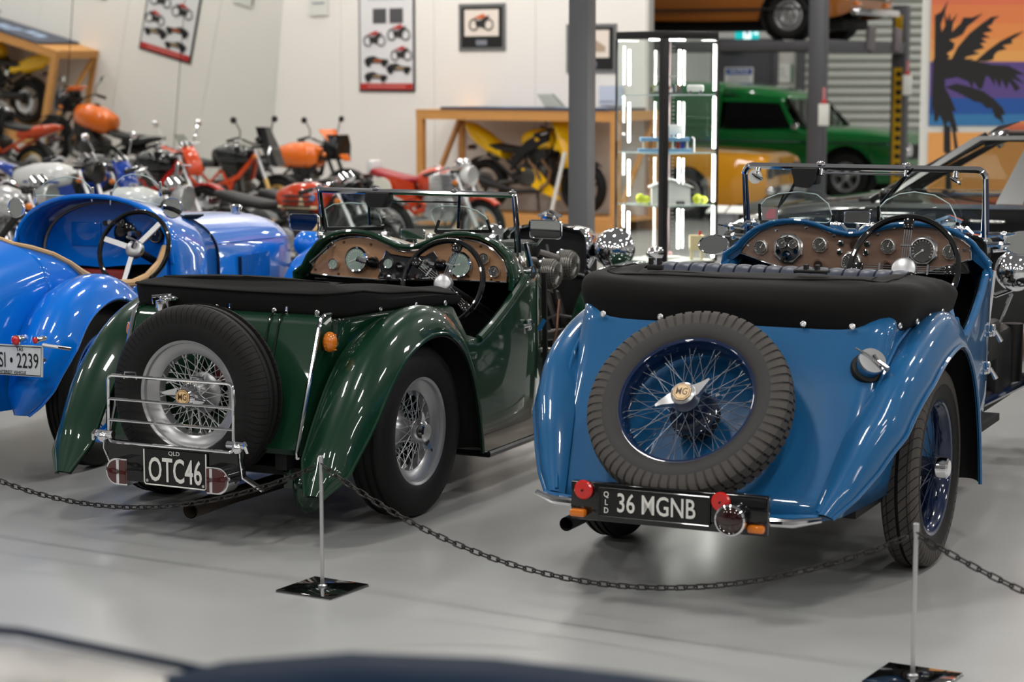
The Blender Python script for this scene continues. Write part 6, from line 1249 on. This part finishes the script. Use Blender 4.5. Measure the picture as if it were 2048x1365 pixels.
def bike(name, label, x, y, h, c, wb=1.42, r=.31, tank=None, tankz=.92, tl=.5, tw=.15, th=.24, frame_m=BLACKMAT, fork=STEEL, fork_up=False, seat=SEATB, tail=None, tailm=None, wire=False, front=None, fm=None, bar='flat', fs=1.0, mirrors=True, engine_m=GUN, ex=GUN, bulk=1.0, seat_z=.80, z=0, extras=None, mudg=None, barm=BLACKMAT):
    t = thing(name, label, 'motorcycle', (x, y, z), pi/2-radians(h), 'motorcycles in the corner'); f = V((wb, 0, r))
    rimm = STEEL if wire else (fork if fork is GOLD else BLACKPAINT)
    for wx, w in ((0, .15 if not wire else .10), (wb, .11 if not wire else .085)):
        M = side_wheel_M(wx, 0, r, -1); rr = r-.085 if not wire else r-.07
        o = part('rear_wheel' if wx == 0 else 'front_wheel', MB().lathe([(rr+.006, w*.3), (rr-.01, w*.34), (rr-.025, w*.2), (rr-.025, -w*.2), (rr-.01, -w*.34), (rr+.006, -w*.3)], n=32), rimm, t, M)
        part('tyre', MB().lathe([(rr, w*.34), (rr+.02, w*.46), ((rr+r)/2, w*.5), (r-.02, w*.40), (r-.004, w*.18), (r, 0), (r-.004, -w*.18), (r-.02, -w*.40), ((rr+r)/2, -w*.5), (rr+.02, -w*.46), (rr, -w*.34)], n=36), RUBBER, o)
        part('hub', MB().cyl((0, 0, -.07), (0, 0, .07), .045 if not wire else .06, n=18), GUN, o)
        m = MB()
        if wire:
            for k in range(24): a = 2*pi*k/24; b = a+(.5 if k % 2 else -.5); m.tube([(.055*cos(b), .055*sin(b), .03*(1 if k % 4 < 2 else -1)), ((rr-.02)*cos(a), (rr-.02)*sin(a), 0)], .0025, 4)
            part('spokes', m, STEEL, o, kind='stuff')
        else:
            for k in range(3): a = 2*pi*k/3+.3; part('wheel_spoke', MB().bar((.03*cos(a), .03*sin(a), 0), ((rr-.015)*cos(a), (rr-.015)*sin(a), 0), .03, .035, (0, 0, 1)), rimm, o)
        part('brake_disc', MB().lathe([(.09, .062), (rr*.72, .062), (rr*.72, .068), (.09, .068), (.09, .062)], n=26), STEEL, o)
    hs = V((wb-.30, 0, tankz+.02)); tc = hs+V((.03, 0, .06))
    for s in (1, -1):
        a = f+V((0, s*.09, 0)); b = tc+V((0, s*.09, .0)); m_ = a+(b-a)*.45
        lo = part('fork_leg', MB().cyl(a, m_, .030, .028, 12), BLACKPAINT if fork_up else fork, t); part('fork_tube', MB().cyl(m_, b, .022, n=12), fork if fork_up else STEEL, lo)
    part('fork_clamp', MB().rbox(hs+V((.05, 0, -.05)), (.06, .24, .04), .01).rbox(tc, (.07, .24, .03), .01), BLACKMAT, t)
    part('swing_arm', MB().tube([(0, .09, r), (.48, .09, r+.06)], .03, 8).tube([(0, -.09, r), (.48, -.09, r+.06)], .03, 8), engine_m, t)
    x0 = wb-.36
    part('frame', MB().tube([hs, (x0-.12, .14, tankz-.26), (.46, .14, r+.12)], .028, 8).tube([hs, (x0-.12, -.14, tankz-.26), (.46, -.14, r+.12)], .028, 8).tube([(.46, .12, r+.1), (.10, .12, seat_z-.06)], .018, 8).tube([(.46, -.12, r+.1), (.10, -.12, seat_z-.06)], .018, 8).tube([(x0-.15, -.15, tankz-.24), (x0-.22, -.16, .42), (.5, -.16, .40)], .02, 8).tube([(x0-.32, -.15, tankz-.2), (x0-.2, -.16, .46)], .016, 8).tube([(x0-.34, -.15, tankz-.18), (x0-.55, -.15, .50)], .016, 8), frame_m, t)
    e = part('engine', MB().rbox((.74, 0, .44), (.42*bulk, .30, .26), .06).rbox((.80, 0, .66), (.22, .22, .26), .03, Matrix.Rotation(radians(-14), 3, 'Y')), engine_m, t)
    for k in range(6): part('cooling_fin', MB().rbox((.79+.006*k, 0, .56+.042*k), (.27, .30, .014), .004), engine_m, e)
    part('crankcase_cover', MB().lathe([(.11, 0), (.10, .03), (.05, .045), (0, .046)], (.72, -.15, .42), (0, -1, 0), 24), STEEL if wire else engine_m, e)
    part('exhaust', MB().tube([(.95, -.08, .62), (1.02, -.13, .45), (.92, -.16, .27), (.55, -.18, .25), (.2, -.2, .33), (-.12, -.22, .42)], [.024, .024, .024, .028, .045, .045], 12), ex, t)
    # tank
    xa = x0-tl; zt = tankz+.10
    tk = lump(t, 'fuel_tank', [(xa, tw*.45, zt-th*.75, zt-.06), (xa+.05, tw*.75, zt-th*.95, zt-.03), (xa+tl*.35, tw, zt-th, zt+.01), (xa+tl*.65, tw*1.06, zt-th, zt+.02), (xa+tl*.9, tw*.9, zt-th*.95, zt-.02), (xa+tl, tw*.55, zt-th*.8, zt-.07)], c)
    part('filler_cap', MB().lathe([(.036, 0), (.036, .014), (.02, .02), (0, .02)], (xa+tl*.55, 0, zt+.018), (0, 0, 1), 16), CHROME if wire else BLACKMAT, tk)
    sx = xa+.05
    st = lump(t, 'seat', [(sx, .09, seat_z-.06, seat_z+.03), (sx-.15, .14, seat_z-.06, seat_z+.02), (sx-.36, .14, seat_z-.04, seat_z+.05), (sx-.55, .11, seat_z+.0, seat_z+.09), (sx-.66, .07, seat_z+.03, seat_z+.09)], seat)
    if tail: lump(t, 'tail_unit', [(sx-.30, .13, seat_z-.13, seat_z-.0), (sx-.55, .12, seat_z-.06, seat_z+.06+tail*.4), (sx-.75, .08, seat_z+.05, seat_z+.10+tail*.6), (sx-.88, .03, seat_z+.10+tail*.3, seat_z+.12+tail*.6)], tailm or c)
    part('tail_lamp', MB().rbox((sx-.70-(.1 if tail else 0), 0, seat_z-.0), (.06, .12, .06), .015), DREDLENS, t)
    part('rear_mudguard', MB().grid([[V((-(r+.035)*sin(a), y, r+(r+.035)*cos(a))) for y in (-.07, -.05, .05, .07)] for a in [radians(-30+15*k) for k in range(8)]]), mudg or BLACKMAT, t, solid=.006)
    part('front_mudguard', MB().grid([[V((wb+(r+.03)*sin(a), y, r+(r+.03)*cos(a)-(.02 if abs(y) > .05 else 0))) for y in (-.06, -.04, .04, .06)] for a in [radians(-65+15*k) for k in range(8)]]), mudg or BLACKMAT, t, solid=.006)
    # bars, grips, mirrors
    bz_ = tc.z+(.10 if bar == 'flat' else .20 if bar == 'high' else .0); bx = tc.x-.05; hw_ = .36
    bars = part('handlebar', MB().tube(catmull([(bx-.10, hw_, bz_-.03), (bx-.05, hw_-.12, bz_), (bx+.02, .10, tc.z+.04), (bx+.02, -.10, tc.z+.04), (bx-.05, -hw_+.12, bz_), (bx-.10, -hw_, bz_-.03)], 5), .012, 8), CHROME if barm is CHROME else BLACKMAT, t)
    for s in (1, -1):
        part('grip', MB().cyl((bx-.06, s*(hw_-.10), bz_-.006), (bx-.105, s*(hw_+.01), bz_-.032), .019, n=10), BLACKMAT if wire is False or barm is not CHROME else BLACKMAT, bars)
        part('lever', MB().tube([(bx, s*(hw_-.12), bz_), (bx+.03, s*(hw_-.05), bz_-.01), (bx-.02, s*hw_, bz_-.03)], .006, 6), STEEL, bars)
        if mirrors:
            q = V((bx-.02, s*(hw_-.10), bz_)); e_ = q+V((.0, s*.07, .18)); part('mirror_stem', MB().tube([q, q+V((.02, s*.01, .08)), e_], .007, 6), barm, bars)
            part('mirror', MB().sph(e_+V((0, s*.03, .02)), (.014, .055, .038), 14), CHROME if barm is CHROME else BLACKMAT, bars); part('mirror_face', MB().lathe([(.036, 0), (0, .001)], e_+V((-.015, s*.03, .02)), (-1, 0, 0), 18), MIRROR, bars)
    part('instrument', MB().cyl(tc+V((.06, .05, .06)), tc+V((.02, .05, .10)), .042, n=16).cyl(tc+V((.06, -.05, .06)), tc+V((.02, -.05, .10)), .042, n=16), BLACKMAT if barm is not CHROME else CHROME, t)
    hl = tc+V((.13, 0, -.04))
    if front == 'round' or front is None:
        lp = part('headlamp', MB().lathe([(0, -.11), (.05, -.105), (.085, -.06), (.098, 0), (.10, .02), (.094, .03)], hl, (1, 0, 0), 24), fm or CHROME, t); part('lens', MB().lathe([(.093, .028), (.05, .042), (0, .046)], hl, (1, 0, 0), 20), GLASS, lp)
    elif front == 'flyscreen':
        fa = part('front_cowl', MB().loft([[hl+V((dx, y*w, zz)) for y, zz in ((-1, -.12), (-1.05, .05), (-.7, .17), (.7, .17), (1.05, .05), (1, -.12))] for dx, w in ((-.10, .13), (.05, .15), (.10, .13))]), BLACKPAINT, t)
        part('flyscreen', MB().grid([[hl+V((.16-.30*v, y*(.07+.09*v), -.13+.36*v)) for y in (-1, -.5, .5, 1)] for v in (0, .3, .6, 1)]), fm or c, fa, solid=.012)
    elif front == 'half':
        fa = part('half_fairing', MB().grid([[hl+V((.20-.16*abs(y)**1.6-.22*v*v, y*(.14+.10*(1-abs(v-.4))), -.36+.58*v))*fs+V((0, 0, 0)) for y in (-1.1, -.9, -.5, 0, .5, .9, 1.1)] for v in (0, .25, .5, .75, 1)]), fm or c, t, solid=.01, ang=60)
        part('screen', MB().grid([[hl+V((-.03-.12*abs(y)**1.6-.24*v, y*(.20-.07*v), .22+.24*v))*fs for y in (-1.1, -.8, -.4, 0, .4, .8, 1.1)] for v in (0, .5, 1)]), CARGLASS, fa)
        part('headlamp', MB().lathe([(.09, 0), (.06, .03), (0, .04)], hl+V((.17, 0, -.05)), (1, 0, 0), 18), GLASS, fa)
    elif front == 'dark':
        fa = part('headlamp_cowl', MB().loft([[hl+V((dx-.45*zz, y*w, zz)) for y, zz in ((-1, -.16), (-1.1, .06), (-.6, .26), (.6, .26), (1.1, .06), (1, -.16))] for dx, w in ((-.04, .06), (.05, .09), (.10, .07))]), BLACKPAINT, t)
        part('headlamp', MB().rbox(hl+V((.11, 0, -.06)), (.03, .16, .2), .02), GLASS, fa)
    for s in (1, -1): part('indicator', MB().sph(hl+V((-.06, s*.17, -.06)), (.03, .028, .028), 10), AMBER, t)
    part('side_stand', MB().tube([(.62, .14, .32), (.56, .26, .01)], .012, 6), BLACKMAT, t)
    if extras: extras(t, dict(xa=xa, tl=tl, tw=tw, th=th, zt=zt, hl=hl, sx=sx, sz=seat_z, wb=wb, r=r, tk=tk, tc=tc))
    return t
def at_tank(px, depth, h, X):
    x = (px-1024)/4200*depth; a = radians(h); return x-sin(a)*X, depth-cos(a)*X
def bb(name, label, px, depth, h, c, **k):
    wb = k.get('wb', 1.42); tl = k.get('tl', .5); x, y = at_tank(px, depth, h, wb-.36-tl/2); return bike(name, label, x, y, h, c, **k)
def stripe(t, q):   # cream flash on the tank sides
    for s in (1, -1):
        o = part('tank_stripe', MB().grid([[V((q['xa']+q['tl']*u, s*(q['tw']*w+.006), q['zt']-q['th']*zz)) for zz in (.70, .80)] for u, w in ((.12, .90), (.35, 1.0), (.65, 1.06), (.88, .93))]), CREAM, q['tk'], solid=.004)
        part('tank_flash', MB().grid([[V((q['xa']+q['tl']*u, s*(q['tw']*1.05*w+.004), q['zt']-q['th']*zz)) for u in (.58-.10*(zz-.28), .60+.10*(zz-.28))] for zz, w in ((.28, .98), (.5, 1.01), (.72, 1.0))]), CREAM, q['tk'], solid=.004)
        part('tank_badge', MB().cyl((q['xa']+q['tl']*.8, s*q['tw']*.98, q['zt']-q['th']*.42), (q['xa']+q['tl']*.8, s*(q['tw']*.98+.014), q['zt']-q['th']*.42), .026, n=16), mat('badge_blue', S(110, 140, 190), .4), q['tk'])
def half_white(t, q):
    for s in (1, -1): part('tank_panel', MB().grid([[V((q['xa']+q['tl']*u, s*(q['tw']*w+.005), q['zt']-q['th']*zz)) for zz in (.22, .5, .86)] for u, w in ((.55, 1.03), (.75, 1.0), (.92, .86))]), PEARL, q['tk'], solid=.004)
def moped(t, q):
    half_white(t, q)
    part('number_panel', MB().lathe([(0, .0), (.13, .0), (.13, .012), (0, .012)], (.10, -.2, .60), (0, -1, 0), 20), mat('cream_panel', S(222, 220, 205), .5), t)
    for s in (1, -1): part('shock_absorber', MB().cyl((.04, s*.12, .34), (.16, s*.13, .70), .022, n=10), STEEL, t); part('rear_fairing', MB().prism([(.18, .42), (.34, .40), (.50, .46), (.44, .68), (.20, .74), (.0, .72)], lambda a, b, h: V((a, s*(.13+h), b)), 0, .02), ORED, t)
    part('seat_back_pad', MB().rbox((q['sx']-.62, 0, q['sz']+.10), (.08, .18, .14), .03), PEARL, t)
bb('motorcycle', 'orange bare motorcycle with orange and black flyscreen nearest the corner', 602, 24.9, 122, ORANGE, front='flyscreen', fm=ORANGE, tl=.64, th=.31, tw=.18, tankz=.83, seat_z=.70, tail=.05, tailm=BLACKPAINT, bar='flat', fork=BLACKPAINT, fork_up=True)
bb('motorcycle', 'orange classic motorcycle with cream tank flash and black seat behind the green car', 612, 16.9, 118, ORED, wire=True, tankz=.76, seat_z=.70, tl=.50, tw=.13, th=.24, r=.31, extras=stripe, barm=CHROME, mirrors=False, bar='low', front='round', fm=BLACKPAINT, engine_m=GUN)
bb('motorcycle', 'black motorcycle with orange tubular frame and gold forks', 470, 23.5, 122, BLACKPAINT, frame_m=DORANGE, fork=GOLD, front='dark', tankz=.86, seat_z=.76, tl=.55, th=.24, tail=.12, tailm=DORANGE, bar='flat')
bb('motorcycle', 'red half-faired motorcycle with tall clear screen and polished forks', 316, 21.6, 118, BLACKPAINT, front='half', fm=DORANGE, tankz=.86, fs=.50, frame_m=REDP, fork=STEEL, barm=CHROME, bar='flat', mudg=REDP)
bb('motorcycle', 'cream-tanked classic motorcycle with large chrome headlamp', 262, 16.2, 115, PEARL, wire=True, tankz=.76, seat_z=.70, tl=.56, tw=.15, th=.22, barm=CHROME, bar='high', front='round', fm=SILV, engine_m=STEEL, mirrors=False)
bb('motorcycle', 'royal blue half-faired motorcycle with curved clear screen', 175, 19.2, 116, RBLUE, front='half', fm=RBLUE, tankz=.80, fs=.55, barm=CHROME, bar='flat', tail=.05, tailm=RBLUE)
def whiteblue(t, q):
    for s in (1, -1): part('tank_stripe', MB().grid([[V((q['xa']+q['tl']*u, s*(q['tw']*w+.005), q['zt']-q['th']*zz)) for zz in (.62, .70)] for u, w in ((.3, .98), (.6, 1.06), (.9, .93))]), RBLUE, q['tk'], solid=.004); part('side_fairing', MB().prism([(.70, .52), (1.08, .44), (1.22, .62), (1.15, .80), (.82, .74)], lambda a, b, h: V((a, s*(.19+h), b)), -.015, .0), RBLUE, t); part('fairing_name', MB().box((.92, s*.192, .70), (.16, .004, .03)), WHITE, t)
bb('motorcycle', 'white tanked motorcycle with blue stripe and blue lower fairing', 95, 18.3, 115, PEARL, tankz=.86, tl=.62, tw=.17, th=.22, barm=CHROME, bar='flat', extras=whiteblue, front='round', fm=GUN, mirrors=False)
bb('motorcycle', 'silver motorcycle with amber indicators at the left edge', -8, 15.6, 112, SILV, wire=True, tankz=.80, barm=CHROME, bar='flat', engine_m=STEEL, mudg=SILV, ex=CHROME, fm=SILV, front='round', fork=STEEL, mirrors=False)
bb('motorcycle', 'small orange and white moped with red seat behind the dark green car', 872, 20.6, 125, ORED, wire=True, wb=1.18, r=.27, tankz=.72, tl=.40, tw=.13, th=.26, seat=REDSEAT, seat_z=.72, frame_m=ORED, fork=SILV, barm=CHROME, bar='low', mirrors=False, extras=moped, front='round', fm=PEARL, engine_m=STEEL, mudg=ORED)
bb('motorcycle', 'grey and black motorcycle standing between the orange one and the moped', 668, 19.3, 122, BLACKPAINT, wire=True, tankz=.60, seat_z=.58, tl=.45, engine_m=GUN, mirrors=False, bar='low', fork=STEEL, front='round', fm=BLACKPAINT, mudg=BLACKPAINT)
def sport(t, q):
    for s in (1, -1): part('belly_panel', MB().prism([(.62, .52), (.86, .50), (1.12, .24), (1.16, .17), (.9, .25), (.70, .36)], lambda a, b, h: V((a, s*(.18+h), b)), -.012, .0), YEL, t); part('frame_spar', MB().loft([[V((x, s*y, z+k)) for k in (-.07, .07)]+[V((x, s*(y-.05), z+k)) for k in (.07, -.07)] for x, y, z in ((.46, .16, .56), (.70, .20, .76), (.98, .17, .90))]), BLACKMAT, t); part('side_cowl', MB().prism([(1.06, .74), (1.26, .70), (1.30, .82), (1.1, .86)], lambda a, b, h: V((a, s*(.17+h), b)), -.012, .0), YEL, t)
    part('header_pipe', MB().tube([(.90, -.16, .62), (1.04, -.20, .50), (1.0, -.20, .36), (.9, -.2, .3)], .022, 8), BRONZE, t); part('header_pipe', MB().tube([(.72, -.18, .62), (.84, -.21, .52), (.90, -.20, .40)], .022, 8), BRONZE, t)
    part('stand_pole', MB().cyl((1.12, -.30, .02), (1.28, -.26, .72), .022, n=10), PEARL, t)
kx, ky = V((-1.124, 24.605, 0)).xy+WA.xy*.72+WN.xy*.42
bike('motorcycle', 'yellow and black sports motorcycle standing in the timber crate', kx, ky, 125.8, YEL, z=.155, wb=1.36, r=.305, tl=.46, tw=.18, th=.24, tankz=.86, tail=.30, tailm=YEL, seat_z=.74, bar='low', front='half', fm=YEL, ex=BLACKMAT, extras=sport)
